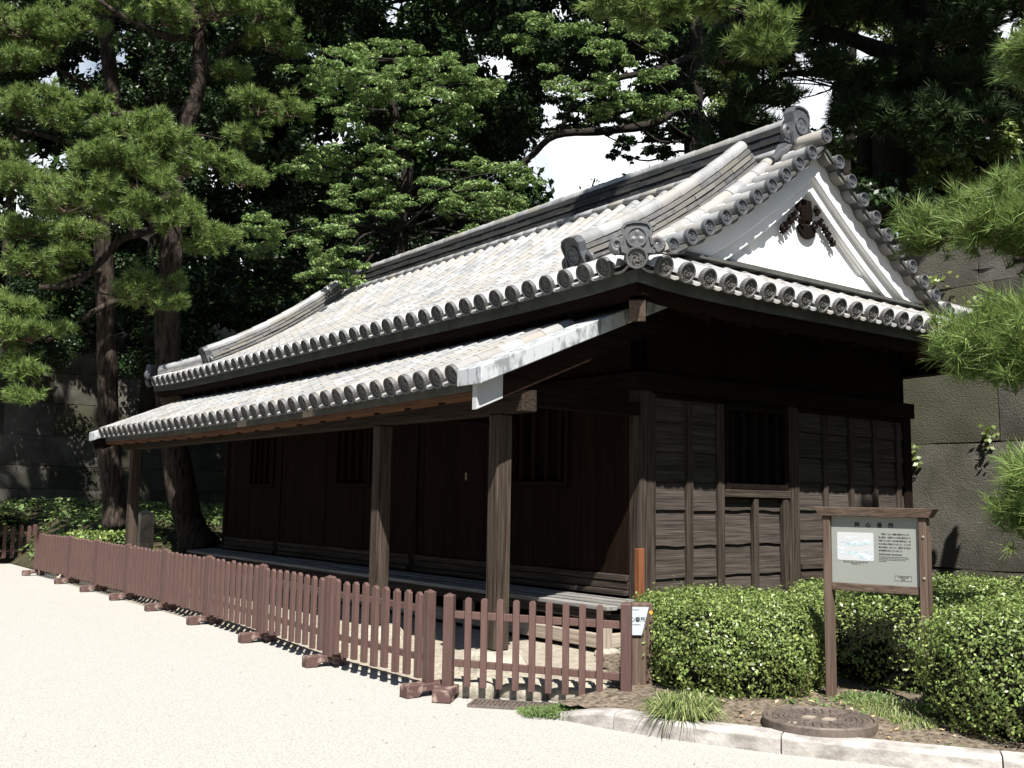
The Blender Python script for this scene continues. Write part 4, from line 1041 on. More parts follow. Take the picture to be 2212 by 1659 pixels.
# ------------------------------------------------------------------ clipped hedges, tufts, ground cover
def hedge(name, poly, h, n, label, seed, leaf=.0115, cat='hedge', group='clipped hedges', m='hedge', base=-.04, twigs=40, lump=.035):
    rg = np.random.default_rng(seed); poly = np.array(poly, float); c = poly.mean(0)
    ang = np.arctan2(*(poly-c).T[::-1]); o = np.argsort(ang); ang = ang[o]; rad = np.linalg.norm(poly-c, axis=1)[o]
    A = np.concatenate([ang-2*np.pi, ang, ang+2*np.pi]); RR = np.tile(rad, 3)
    def r_of(t):
        return (np.interp(t, A, RR)+np.interp(t-.18, A, RR)+np.interp(t+.18, A, RR))/3
    prof = np.array([(.86, 0), (.95, .12), (1.0, .35), (1.0, .62), (.955, .82), (.86, .94), (.70, 1.0), (.35, 1.02), (0, 1.02)])
    sl = np.r_[0, np.cumsum(np.linalg.norm(np.diff(prof*np.array([rad.mean(), h]), axis=0), axis=1))]; sl /= sl[-1]
    def surf(t, s, shrink=0.):
        q = np.interp(s, sl, prof[:, 0]); z = np.interp(s, sl, prof[:, 1]); r = r_of(t)
        r = r*q*(1+lump*np.sin(t*7+seed)+lump*.7*np.sin(t*13+z*9+seed*2))-shrink*q
        zz = base+z*(h-shrink)+lump*.5*np.sin(t*5+q*9+seed)*q
        return np.stack([c[0]+r*np.cos(t), c[1]+r*np.sin(t), zz], -1)
    t = thing(name, (c[0], c[1], base), label, cat, group)
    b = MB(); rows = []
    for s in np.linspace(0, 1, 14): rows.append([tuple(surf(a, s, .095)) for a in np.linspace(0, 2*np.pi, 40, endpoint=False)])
    b.grid(rows, True); b.build('dark_core', M['hedgecore'], t)  # solid dark shell stands in for the shade between the leaves
    k = n; tt = rg.uniform(0, 2*np.pi, k*3); ss = rg.uniform(0, 1, k*3)
    w = np.interp(ss, sl, prof[:, 0])*r_of(tt); keep = rg.uniform(0, w.max(), k*3) < w; tt, ss = tt[keep][:k], ss[keep][:k]
    P = surf(tt, ss); e = 1e-3; du = surf(tt+e, ss)-P; ds = surf(tt, np.clip(ss+e, 0, 1))-surf(tt, np.clip(ss-e, 0, 1)); nr = unit(np.cross(du, ds)); nr[nr[:, 2] < -.5] *= -1
    out_ = P-np.array([c[0], c[1], base+h*.4]); nr = np.where((np.sum(nr*out_, 1) < 0)[:, None], -nr, nr)
    z01 = (P[:, 2]-base)/h
    # worn, thinner patches low down
    th = np.sin(tt*9+seed)+np.sin(tt*17+z01*8+seed*3)
    keep = ~((z01 < .34) & (th > .1) & (rg.uniform(0, 1, len(tt)) < .7)); P, nr, z01 = P[keep], nr[keep], z01[keep]
    pt = [(rg.uniform(0, 6.283), rg.uniform(.15, .95), rg.uniform(.05, .13)) for _ in range(9)]
    dead = np.zeros(len(P), bool)
    for a_, z_, r_ in pt: dead |= ((np.angle(np.exp(1j*(np.arctan2(P[:, 1]-c[1], P[:, 0]-c[0])-a_)))/2.2)**2+(z01-z_)**2*.35 < r_*r_) & (rg.uniform(0, 1, len(P)) < .5)
    P, nr, z01 = P[~dead], nr[~dead], z01[~dead]
    P = P+nr*(rg.normal(-.014, .022, len(P))+.016*np.sin(P[:, 0]*31+seed)*np.sin(P[:, 1]*27)*np.sin(P[:, 2]*29+1))[:, None]
    V, F = leaf_arrays(P, nr+rg.normal(size=P.shape)*.62, leaf, .55, .4)
    # loose sprigs standing out of the clipped face
    q = rg.integers(0, len(P), n//16); P2 = P[q]+nr[q]*rg.uniform(.01, .05, len(q))[:, None]; V2, F2 = leaf_arrays(P2, nr[q]+rg.normal(size=P2.shape)*.8, leaf*1.15, .5, .4)
    raw_mesh('leaves', np.r_[V, V2], np.r_[F, F2+len(V)], M[m], t)
    b = MB()
    for _ in range(twigs):
        a = rg.uniform(0, 2*np.pi); p = surf(a, rg.uniform(.0, .22)); p0 = c+(p[:2]-c)*.86; hgt = rg.uniform(.1, .24)
        p1 = np.array((p0[0], p0[1], base)); p2 = np.array((p[0]+rg.normal(0, .03), p[1]+rg.normal(0, .03), base+hgt))
        b.tube([p1, (p1+p2)/2+rg.normal(0, .02, 3), p2], [.007, .005, .003], 5)
    if twigs: b.build('stems', M['twig'], t)
    return t
hedge('hedge', [(-1.10, -1.10), (-1.20, -1.50), (-1.18, -1.92), (-.75, -2.16), (-.28, -2.02), (.05, -1.72), (.45, -1.15), (.30, -.62), (-.35, -.55), (-.85, -.78)], .585, 46000, 'rounded clipped hedge between the placard post and the information board', 2)
hedge('hedge', [(.12, -1.72), (.0, -2.15), (.05, -2.62), (.55, -2.95), (2.0, -3.1), (4.3, -2.9), (4.6, -1.0), (2.4, -.50), (1.2, -.50), (.62, -1.0)], .60, 52000, 'long clipped hedge running behind the information board along the stone wall', 3, leaf=.0125)
hedge('hedge', [(-.84, -3.16), (-.66, -2.96), (-.20, -2.86), (.5, -3.0), (1.3, -3.4), (1.4, -4.6), (.4, -5.0), (-.20, -4.35), (-.66, -3.66)], .70, 56000, 'big clipped hedge in the lower right corner beside the kerb', 5, leaf=.0115)
def tuft(name, c, r, n, ln, label, cat, group=None, m='sedge', w=.0035, seed=1, up=.75, droop=.35, flat=1.0, zf=None):
    rg = np.random.default_rng(seed); a = rg.uniform(0, 2*np.pi, n); rr = r*np.sqrt(rg.uniform(0, 1, n))
    P = np.stack([c[0]+rr*np.cos(a), c[1]+rr*np.sin(a)*flat, np.full(n, c[2])], 1)
    if zf is not None: P[:, 2] = [zf(x, y) for x, y in P[:, :2]]
    D = np.stack([np.cos(a)*rr/r+rg.normal(0, .35, n), np.sin(a)*rr/r+rg.normal(0, .35, n), np.full(n, up)+rg.uniform(-.1, .4, n)], 1)
    V, F = blade_arrays(P, D, ln*rg.uniform(.55, 1.15, n), w*rg.uniform(.7, 1.3, n), droop)
    return tag(raw_mesh(name, V, F, M[m], origin=c), label, cat, group)
tuft('sedge_tuft', (-1.60, -2.02, -.04), .12, 900, .27, 'yellow-green tuft of long arching blades in front of the left hedge', 'grass tuft', seed=4, w=.0042, droop=.42)
tuft('sedge_clump', (-.36, -2.42, -.03), .14, 500, .15, 'low dark green sedge clump at the foot of the left board post', 'grass tuft', 'low clumps around the manhole cover', m='grass', seed=5, droop=.5)
tuft('sedge_clump', (-.50, -2.68, -.03), .18, 900, .17, 'wide low sedge clump behind the manhole cover under the board', 'grass tuft', 'low clumps around the manhole cover', m='sedge', seed=6, droop=.5, up=.6)
tuft('sedge_clump', (-.72, -2.95, -.03), .10, 420, .13, 'small sedge clump between the manhole cover and the right hedge', 'grass tuft', 'low clumps around the manhole cover', m='sedge', seed=7, droop=.5)
tuft('grass_patch', (-1.80, -1.28, -.115), .20, 1500, .085, 'small bright green grass patch on the ground between the drain grate and the placard post', 'grass', m='grass', seed=8, droop=.3, up=.7, flat=.8)
tuft('grass_patch', (-1.98, -1.17, -.115), .13, 600, .07, 'thin green grass blades at the left tip of the kerb below the drain grate', 'grass', m='grass', seed=18, droop=.3, up=.7)
tuft('grass_patch', (-1.62, -1.47, -.10), .10, 500, .09, 'grass growing round the foot of the placard post', 'grass', m='grass', seed=9, droop=.3, up=.7)
# dry leaves on the soil
n = 420; x = rng.uniform(-1.5, .6, n); y = rng.uniform(-3.4, -1.9, n); keep = np.array([a > kerb_x(b_)+.22 for a, b_ in zip(x, y)]); x, y = x[keep], y[keep]
P = np.stack([x, y, [bedh(a, b_)+.008 for a, b_ in zip(x, y)]], 1); V, F = leaf_arrays(P, np.array([0, 0, 1.])+rng.normal(size=P.shape)*.35, .016, .5, .5)
M['dry'] = mat('dry_leaves', (.30, .20, .11), .8, .2, .4, .2, 5, hue=(.42, .34, .22))
tag(raw_mesh('leaf_litter', V, F, M['dry'], origin=(-.8, -2.6, 0)), 'dry fallen leaves on the bare soil round the manhole cover', 'leaf litter', kind='stuff')

# ------------------------------------------------------------------ trees
def cam_axes():
    h = np.array((FWD[0], FWD[1], 0)); h /= np.linalg.norm(h); return np.array((h[1], -h[0], 0)), h
AX, AH = cam_axes()
class Foliage:
    """collects leaves or needles of one crown"""
    def __init__(s): s.V = []; s.F = []; s.n = 0; s.tw = MB()
    def put(s, V, F): s.V.append(V); s.F.append(F+s.n); s.n += len(V)
    def leaves(s, c, rx, ry, rz, n, size, shell=.45, up=.55, droop=0.0, aspect=.5, thr=.0):
        d = unit(rng.normal(size=(n, 3))); r = (shell+(1-shell)*rng.uniform(0, 1, n)**.6)[:, None]
        # uneven outline: lobes
        k = rng.normal(size=(5, 3)); lob = 1+.16*np.sin(d@k.T*3.1+rng.uniform(0, 6, 5)).sum(1)/2
        q = d*r*lob[:, None]; rad = np.hypot(q[:, 0], q[:, 1])
        P = c+AX*(q[:, :1]*rx)+AH*(q[:, 1:2]*ry)+np.array((0, 0, 1.))*((q[:, 2]*rz-droop*rz*rad**2)[:, None])
        nr = (AX*d[:, :1]+AH*d[:, 1:2])*(1-up)+np.array((0, 0, 1.))*(up+.4*d[:, 2:3])+rng.normal(size=(n, 3))*.45
        s.put(*leaf_arrays(P, nr, size, aspect, .4))
    def pine(s, c, rx, ry, rz, shoots, needles, ln, w, up=.5):
        nt_ = max(5, int(shoots/16)); d = unit(rng.normal(size=(nt_, 3))); d[:, 2] = np.where(d[:, 2] < -.3, -d[:, 2]*.6, d[:, 2])
        r = (.30+.75*rng.uniform(0, 1, (nt_, 1))**.6); C = c+AX*(d[:, :1]*r*rx)+AH*(d[:, 1:2]*r*ry)+np.array((0, 0, 1.))*(d[:, 2:3]*r*rz)
        # tuft directions: outward along the branch and a little upward
        TD = unit(AX*d[:, :1]+AH*d[:, 1:2]+np.array((0, 0, 1.))*(d[:, 2:3]*.5+up)+rng.normal(size=(nt_, 3))*.25)
        k = np.repeat(np.arange(nt_), max(3, int(shoots/nt_))); m0 = len(k)
        loc = rng.normal(size=(m0, 3))*np.array((1, 1, .7))*(ln*.62); P = C[k]+loc
        D = unit(TD[k]+unit(loc)*.55+rng.normal(size=(m0, 3))*.25+np.array((0, 0, .15)))
        PP = np.repeat(P, needles, 0); DD = np.repeat(D, needles, 0); m_ = len(PP)
        pr_ = unit(np.cross(DD, rng.normal(size=(m_, 3)))); th = (.18+1.15*rng.uniform(0, 1, m_)**1.2)[:, None]
        ND = DD*np.cos(th)+pr_*np.sin(th)+np.array((0, 0, -.10))
        PP = PP-DD*rng.uniform(0, .55*ln, m_)[:, None]
        s.put(*blade_arrays(PP, ND, ln*rng.uniform(.7, 1.12, m_), w*rng.uniform(.8, 1.2, m_)))
        root = c-np.array((0, 0, rz*.45))
        for i in range(nt_):
            mid = (root*.5+C[i]*.5)-np.array((0, 0, rz*.12))+rng.normal(size=3)*.05*rx
            s.tw.tube([root+rng.normal(size=3)*.04*rx, mid, C[i]-TD[i]*ln*.2], [.011*ln/.12, .008*ln/.12, .005*ln/.12], 4, cap=False)
            for j in np.where(k == i)[0][:4]: s.tw.tube([C[i]-TD[i]*ln*.4, P[j]-D[j]*ln*.35], [.006*ln/.12, .004*ln/.12], 4, cap=False)
    def build(s, name, m, parent):
        o = raw_mesh(name, np.concatenate(s.V), np.concatenate(s.F), M[m], parent, nside=s.F[0].shape[1])
        if s.tw.v: s.tw.build('twigs', M['twig'], parent, smooth=True)
        return o
def trunk_mesh(b, pts, r0, r1, n=12, wob=.0):
    P = [np.array(p, float) for p in pts]; Q = []
    for i in range(len(P)-1):
        for s in range(4):
            t = s/4; p0, p1, p2, p3 = P[max(i-1, 0)], P[i], P[i+1], P[min(i+2, len(P)-1)]
            Q.append(.5*((2*p1)+(-p0+p2)*t+(2*p0-5*p1+4*p2-p3)*t*t+(-p0+3*p1-3*p2+p3)*t**3))
    Q.append(P[-1]); m_ = len(Q)
    rad = [(r0+(r1-r0)*(i/(m_-1))**.8)*(1+.06*math.sin(i*1.7)+(.45*max(0, 1-i/2.2) if wob else 0)) for i in range(m_)]
    b.tube(Q, rad, n); return Q
def limb_to(b, Q, c, r, sag=.0, lo_=.35):
    """branch from the nearest sensible trunk point to c"""
    Q = [q for i, q in enumerate(Q) if i > len(Q)*lo_]; d = [np.linalg.norm(q-c)+max(0, q[2]-c[2])*1.0 for q in Q]; q = Q[int(np.argmin(d))]; L0 = np.linalg.norm(c-q)
    if L0 > 2.6: return []
    r = r*min(1, .45+L0*.35)
    m1 = q*.65+c*.35+np.array((0, 0, .03*L0-sag))+rng.normal(size=3)*.07*L0; m2 = q*.3+c*.7+rng.normal(size=3)*.05*np.linalg.norm(c-q)
    return trunk_mesh(b, [q, m1, m2, c], r, r*.30, 7)
GREY = [(1250, 345, 112, 55), (1215, 318, 60, 30), (1335, 368, 50, 30), (1735, 222, 88, 75), (1690, 170, 40, 30), (1088, 152, 20, 14), (860, 8, 14, 10), (186, 147, 14, 10), (280, 119, 12, 8), (118, 164, 10, 8), (72, 322, 10, 10), (132, 341, 14, 9), (36, 419, 10, 12),
        (1470, 350, 12, 40), (1360, 150, 16, 8), (1570, 92, 12, 7), (1850, 95, 40, 16), (2190, 40, 40, 14), (1205, 195, 10, 10), (1545, 290, 14, 20)]
def in_gap(cx, cy, mrg=0.): return any(((cx-x)/(rx+mrg))**2+((cy-y)/(ry+mrg))**2 < 1 for x, y, rx, ry in GREY)
def pxr(r, d): return r*d/FPX

# ---- the two pines on the left
def pine_tree(name, label, trunk, r0, r1, limbs, pads, needles=34, shoots=190, ln=.135, w=.0066, m='pine', group=None, upper=(), bark='bark'):
    P = [at(*p) for p in trunk]; P[0] = P[0]
    t = thing(name, P[0], label, 'pine tree', group); b = MB(); Q = trunk_mesh(b, P, r0, r1, 14, wob=1)
    Q = Q[len(Q)//4:]
    for L_, ra, rb in limbs: Q = Q+trunk_mesh(b, [at(*p) for p in L_], ra, rb, 8)
    f = Foliage()
    for cx, cy, rx, ry, d in sorted(pads, key=lambda q: min(np.linalg.norm(at(q[0], q[1], q[4])-z) for z in Q)):
        c = at(cx, cy, d); k = max(.4, (rx*ry)/(80*42))
        f.pine(c, pxr(rx, d), pxr(rx, d)*.8, pxr(ry, d), int(shoots*k), needles, ln, w)
        Q = Q+limb_to(b, Q, c-np.array((0, 0, pxr(ry, d)*.3)), .020+.014*min(2, k), lo_=0)
    for cx, cy, rx, ry, d in upper:
        f.pine(at(cx, cy, d), pxr(rx, d), pxr(rx, d)*.9, pxr(ry, d), int(70*.9*(rx*ry)/(80*42)*.9), needles, ln*1.6, w*2.6)
    b.build('trunk', M[bark], t, smooth=True); f.build('crown', m, t); return t
pine_tree('pine_tree', 'right one of the two big pines on the left, its leaning trunk beside the roof',
    [(432, 1192, 17), (396, 1080, 17), (368, 880, 17), (362, 700, 17), (370, 540, 17), (372, 420, 17), (392, 300, 17), (425, 200, 17), (432, 110, 17), (425, -60, 17), (430, -300, 17)], .265, .10,
    [([(358, 470, 16.9), (320, 498, 16.5), (262, 516, 16.2), (222, 560, 16.0), (165, 610, 15.8), (85, 622, 15.6)], .085, .04),
     ([(385, 240, 17), (345, 255, 16.6), (290, 245, 16.3), (200, 250, 16)], .075, .03), ([(430, 75, 17), (375, 82, 16.6), (320, 62, 16.3), (255, 30, 16), (215, 0, 15.9)], .08, .03),
     ([(445, 160, 17), (490, 110, 17.2), (540, 60, 17.3), (570, 20, 17.4)], .07, .03)],
    [(470, 22, 120, 40, 16.4), (560, 20, 90, 36, 16.8), (352, 40, 70, 30, 16.3), (590, 95, 70, 34, 17.2), (500, 160, 60, 28, 17.0), (560, 235, 62, 34, 16.9), (625, 242, 48, 26, 17), (520, 300, 46, 28, 17),
     (300, 280, 78, 40, 15.6), (352, 318, 62, 34, 15.5), (405, 365, 58, 36, 15.6), (255, 348, 80, 40, 15.2), (200, 330, 60, 34, 15.2), (300, 392, 66, 36, 15.2), (332, 455, 74, 34, 15.4), (402, 478, 60, 28, 15.6), (215, 415, 70, 36, 15.2), (140, 440, 80, 36, 15.1), (250, 470, 60, 30, 15.3),
     (460, 352, 58, 30, 16.2), (520, 392, 52, 26, 16.2), (482, 515, 56, 26, 16.4), (430, 538, 46, 22, 16.3), (325, 610, 56, 32, 15.9), (292, 640, 46, 26, 15.9), (355, 648, 34, 20, 15.9)],
    upper=[(300, -140, 220, 90, 16.5), (560, -150, 200, 90, 17), (180, -330, 260, 110, 17), (480, -380, 280, 120, 17.5), (330, -560, 260, 110, 17)])
pine_tree('pine_tree', 'left of the two big pines on the left, with slimmer pale barked trunk',
    [(255, 1150, 18), (238, 1000, 18), (232, 800, 18), (226, 600, 18), (219, 480, 18), (228, 330, 18), (243, 200, 18), (232, 100, 18), (228, -80, 18), (220, -300, 18)], .205, .10,
    [([(268, 640, 17.7), (205, 672, 17.4), (150, 708, 17.1), (100, 738, 16.8)], .07, .03), ([(226, 585, 18), (195, 590, 17.6), (150, 600, 17.3), (95, 615, 17)], .06, .03),
     ([(235, 205, 18), (200, 195, 17.6), (160, 170, 17.3), (110, 140, 17)], .075, .03), ([(228, 330, 18), (180, 318, 17.5), (120, 300, 17.2), (40, 280, 17)], .07, .03)],
    [(60, 60, 105, 44, 16.4), (160, 45, 80, 38, 16.5), (245, 20, 70, 28, 16.7), (30, 130, 62, 34, 16.2), (120, 85, 70, 30, 16.6), (95, 215, 62, 30, 16.2), (40, 235, 62, 36, 16.1), (215, 240, 62, 30, 16.2), (150, 262, 70, 30, 16.2), (20, 330, 46, 26, 16.3), (62, 395, 70, 32, 16.0),
     (60, 500, 78, 34, 16.2), (150, 505, 62, 28, 16.3), (52, 575, 80, 34, 16.2), (130, 560, 64, 28, 16.3), (30, 665, 56, 30, 16), (70, 722, 72, 40, 16), (30, 800, 52, 38, 15.9), (50, 860, 46, 20, 15.8), (10, 730, 40, 50, 15.9)],
    upper=[(60, -150, 220, 90, 17), (-120, 60, 120, 90, 17), (-180, 350, 150, 110, 17), (-60, -380, 280, 120, 18), (-160, 640, 110, 90, 17), (-260, -300, 200, 120, 18), (200, -300, 160, 120, 18.5)])
pine_tree('pine_tree', 'thin distant pine at the left edge, its trunk showing between the needle pads',
    [(34, 800, 27), (28, 640, 27), (18, 540, 27), (22, 450, 27), (30, 380, 27), (40, 200, 27)], .19, .11, [], [(20, 415, 50, 22, 26.5), (70, 640, 60, 26, 26.5), (-40, 300, 90, 50, 27)], ln=.15, w=.008)

# ---- the pine on the terrace behind the gable (shade put into its needle colour) and its sunny sprays
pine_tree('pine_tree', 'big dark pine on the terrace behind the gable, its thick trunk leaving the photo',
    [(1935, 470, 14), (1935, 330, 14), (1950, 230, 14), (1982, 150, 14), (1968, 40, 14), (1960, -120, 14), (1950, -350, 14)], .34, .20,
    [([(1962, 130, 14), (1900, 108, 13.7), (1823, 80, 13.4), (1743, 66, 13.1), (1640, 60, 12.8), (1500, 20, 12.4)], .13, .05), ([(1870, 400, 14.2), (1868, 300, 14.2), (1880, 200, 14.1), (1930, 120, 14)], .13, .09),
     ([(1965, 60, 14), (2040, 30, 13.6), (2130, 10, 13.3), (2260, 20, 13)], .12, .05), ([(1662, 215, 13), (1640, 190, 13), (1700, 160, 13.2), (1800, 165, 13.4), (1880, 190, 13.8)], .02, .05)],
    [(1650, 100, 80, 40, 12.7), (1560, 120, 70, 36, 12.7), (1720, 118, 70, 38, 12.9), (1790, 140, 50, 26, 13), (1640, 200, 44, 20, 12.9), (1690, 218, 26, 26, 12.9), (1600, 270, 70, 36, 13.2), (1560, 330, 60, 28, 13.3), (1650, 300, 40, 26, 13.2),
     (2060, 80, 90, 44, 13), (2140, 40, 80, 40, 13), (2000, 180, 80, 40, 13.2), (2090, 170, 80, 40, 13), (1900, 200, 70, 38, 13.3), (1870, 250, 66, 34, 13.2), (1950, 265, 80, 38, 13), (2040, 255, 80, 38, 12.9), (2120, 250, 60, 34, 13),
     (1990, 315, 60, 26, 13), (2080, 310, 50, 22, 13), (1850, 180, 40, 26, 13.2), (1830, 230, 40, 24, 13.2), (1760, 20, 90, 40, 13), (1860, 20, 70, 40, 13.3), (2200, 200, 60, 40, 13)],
    shoots=170, needles=32, ln=.17, w=.0078, m='pine_shade', bark='barkd', upper=[(1700, -120, 260, 90, 12.6), (2000, -130, 280, 110, 13), (1850, -330, 340, 130, 13), (2200, -300, 300, 130, 13), (1550, -260, 200, 100, 12.4)])

# ---- the pine whose boughs come in from the right, nearest the camera
pine_tree('pine_tree', 'near pine at the right edge, bright needle pads hanging before the stone wall',
    [(2760, 1240, 7.4), (2740, 900, 7.4), (2700, 500, 7.3), (2720, 100, 7.2), (2700, -250, 7.2)], .17, .09,
    [([(2715, 620, 7.4), (2500, 560, 7.2), (2330, 540, 7.0), (2260, 560, 6.9), (2190, 560, 6.9)], .06, .02), ([(2735, 820, 7.4), (2520, 760, 7.0), (2330, 760, 6.7), (2220, 755, 6.6), (2120, 750, 6.5)], .055, .02),
     ([(2745, 1130, 7.4), (2480, 1100, 6.6), (2290, 1080, 6.3)], .04, .015), ([(2720, 150, 7.2), (2480, 170, 7.6), (2300, 180, 7.8)], .05, .02)],
    [(2123, 462, 37, 20, 7.3), (2188, 432, 44, 22, 7.2), (2258, 420, 42, 23, 7.1), (2203, 480, 42, 20, 7.0), (2273, 470, 42, 22, 7.0), (2253, 528, 37, 13, 7.0), (2138, 492, 30, 11, 7.1), (2250, 500, 60, 40, 7.0), (2003, 500, 8, 11, 7.6),
     (2092, 742, 25, 15, 6.6), (2147, 712, 39, 18, 6.6), (2222, 690, 42, 20, 6.5), (2137, 758, 35, 15, 6.5), (2212, 742, 42, 18, 6.4), (2282, 720, 47, 28, 6.4), (2192, 780, 34, 8, 6.4), (2262, 785, 34, 11, 6.4),
     (2270, 1070, 22, 18, 6.2), (2232, 1105, 34, 20, 6.2), (2250, 1040, 40, 30, 6.2), (2252, 130, 25, 20, 8.2), (2274, 172, 30, 22, 8.2), (2240, 105, 46, 36, 8.2)],
    shoots=330, needles=34, ln=.15, w=.0034)
pine_tree('pine_tree', 'pine right of the guardhouse whose sunlit sprays reach in along the top of the photo', [(2420, 1230, 12), (2400, 700, 12), (2300, 200, 12), (2150, -150, 11.9), (1900, -330, 11.8)], .2, .12,
    [([(2120, -170, 11.9), (1850, -160, 11.7), (1600, -70, 11.6), (1470, -15, 11.6), (1330, 5, 11.6)], .08, .03)],
    [(1334, 8, 46, 26, 11.4), (1405, 28, 56, 30, 11.3), (1470, 18, 56, 28, 11.4), (1545, 10, 44, 24, 11.5), (1664, 52, 28, 24, 11.4), (1668, 95, 24, 16, 11.4), (1624, 92, 20, 12, 11.5)], shoots=200, needles=36, ln=.15, w=.0066)

# ---- broadleaved trees behind
def broad_tree(name, label, trunk, r0, r1, clumps, n, size, m, cat='tree', group=None, limbs=(), sub=0, droop=.25, flat=.6, shell=.35, upper=(), sd=1, subr=(30, 55), up=.55, jit=1.5, bark='barkd', aspect=.5):
    P = [at(*p) for p in trunk]; t = thing(name, P[0], label, cat, group); b = MB(); Q = trunk_mesh(b, P, r0, r1, 10, wob=1); f = Foliage(); rg = random.Random(sd)
    for L_, ra, rb in limbs: trunk_mesh(b, [at(*p) for p in L_], ra, rb, 8)
    def one(cx, cy, rx, ry, d, k, s_):
        c = at(cx, cy, d); f.leaves(c, pxr(rx, d), pxr(rx, d)*.85, pxr(ry, d), int(k), s_, shell, up, droop, aspect)
        return c
    for i, (cx, cy, rx, ry, d) in enumerate(clumps):
        if sub:
            for _ in range(sub if sub > 1 else max(1, int(rx*ry/(subr[0]*subr[1]*.55)))):
                a = rg.uniform(0, 6.283); q = math.sqrt(rg.random()); r_ = rg.uniform(*subr); x, y = cx+rx*q*math.cos(a), cy+ry*q*math.sin(a)
                if in_gap(x, y, r_*.75): continue
                c = one(x, y, r_, r_*flat, d+rg.uniform(-jit, jit), n*(r_/45)**2, size)
                if rg.random() < .25: limb_to(b, Q, c, .05)
        else:
            c = at(cx, cy, d)
            for _ in range(7):
                a = rg.uniform(0, 6.283); q = math.sqrt(rg.random())*.85; e = rg.uniform(.30, .48)
                one(cx+rx*q*math.cos(a), cy+ry*q*math.sin(a)*.9+ry*.35*q*q, rx*e, ry*e*.62, d+rg.uniform(-.5, .5)*pxr(rx, d)*2, n*(rx*ry)/(50*25)/7, size)
            if i % 2 == 0: limb_to(b, Q, c, .035)
    for cx, cy, rx, ry, d in upper: one(cx, cy, rx, ry, d, rx*ry*.020, size*3.2)
    b.build('trunk', M[bark], t, smooth=True); f.build('crown', m, t); return t
MP = [(646, 95), (722, 120), (810, 98), (868, 98), (952, 120), (752, 153), (846, 146), (974, 164), (693, 197), (817, 179), (901, 182), (846, 215), (1029, 190), (989, 219), (1058, 182), (766, 266), (901, 255), (948, 284), (857, 277), (839, 313), (701, 321), (664, 350), (635, 364),
      (715, 335), (817, 354), (810, 397), (755, 408), (865, 430), (956, 394), (1029, 350), (1094, 350), (1120, 375), (1043, 401), (948, 426), (1003, 448), (1065, 426), (1120, 430), (992, 503), (828, 448), (752, 470), (701, 478), (722, 496), (555, 470), (620, 510), (668, 521), (591, 492),
      (700, 565), (730, 575), (755, 569), (762, 604), (1102, 459), (780, 118), (905, 140), (930, 205), (1010, 150), (790, 205), (660, 150), (1050, 480)]
rgm = random.Random(9); mclumps = []
for x, y in MP:
    d = 17.6+(y-300)*-.002+rgm.uniform(-.7, .7); mclumps.append((x, y, rgm.uniform(40, 62), rgm.uniform(17, 27), d))
    if rgm.random() < .75: mclumps.append((x+rgm.uniform(-45, 45), y+rgm.uniform(18, 40), rgm.uniform(34, 52), rgm.uniform(14, 22), d+rgm.uniform(.2, .9)))
broad_tree('maple_tree', 'sunlit light green maple with layered foliage behind the roof, in the centre of the trees', [(880, 760, 18.6), (875, 640, 18.6), (865, 500, 18.6), (880, 360, 18.6), (850, 240, 18.6), (860, 130, 18.6)], .20, .06,
    mclumps, 620, .034, 'maple', droop=.55, shell=.25, up=.7, aspect=.45)
broad_tree('maple_tree', 'maple right of the bright one, its bough arching over the gap of white sky', [(1510, 560, 19.8), (1500, 420, 19.8), (1496, 300, 19.8), (1506, 150, 19.8), (1500, 0, 19.8), (1490, -200, 19.8)], .20, .12,
    [(1148, 32, 50, 22, 18.6), (1297, 101, 56, 24, 18), (1212, 180, 52, 22, 18.2), (1257, 190, 50, 22, 18), (1300, 170, 46, 22, 18), (1330, 120, 52, 24, 18), (1419, 78, 50, 24, 17.8), (1430, 150, 44, 22, 17.8), (1395, 165, 44, 24, 17.9), (1330, 205, 60, 30, 18.2), (1400, 225, 60, 30, 18.2), (1053, 196, 36, 16, 18.6), (1180, 150, 40, 18, 18.4), (1240, 60, 60, 26, 18.4), (1350, 60, 50, 22, 18), (1120, 90, 50, 24, 18.8), (1290, 240, 50, 24, 18.6), (1460, 210, 50, 26, 18.2)],
    640, .034, 'maple', limbs=[([(1498, 200, 19.8), (1440, 250, 19.6), (1390, 272, 19.4), (1292, 284, 19.2), (1200, 292, 19), (1150, 335, 19), (1128, 352, 19)], .11, .05), ([(1500, 120, 19.8), (1420, 150, 19.4), (1330, 170, 19), (1250, 200, 18.8)], .09, .04), ([(1205, 292, 19), (1230, 240, 19), (1250, 190, 18.8)], .05, .03)], droop=.5, shell=.25, up=.7)
EV = dict(n=520, size=.048, m='ever', sub=1, shell=.2, flat=.62, droop=.2)
broad_tree('evergreen_tree', 'dark evergreen tree crowning the top centre of the photo behind the bright maple', [(820, 700, 22), (815, 400, 22), (800, 100, 22), (790, -200, 22)], .3, .15, [(760, 10, 280, 110, 21.5), (560, 120, 110, 150, 22), (1010, 60, 150, 110, 21.3), (900, 180, 200, 90, 21.6), (1060, 170, 120, 110, 21.4), (1110, 60, 90, 90, 21.2), (1100, 130, 70, 110, 21), (1165, 190, 60, 60, 21), (1110, 260, 40, 60, 21), (1100, 130, 90, 110, 23)], sd=2, upper=[(760, -200, 380, 130, 20.5), (1050, -230, 260, 130, 20.5), (760, -480, 420, 180, 20)], **EV)
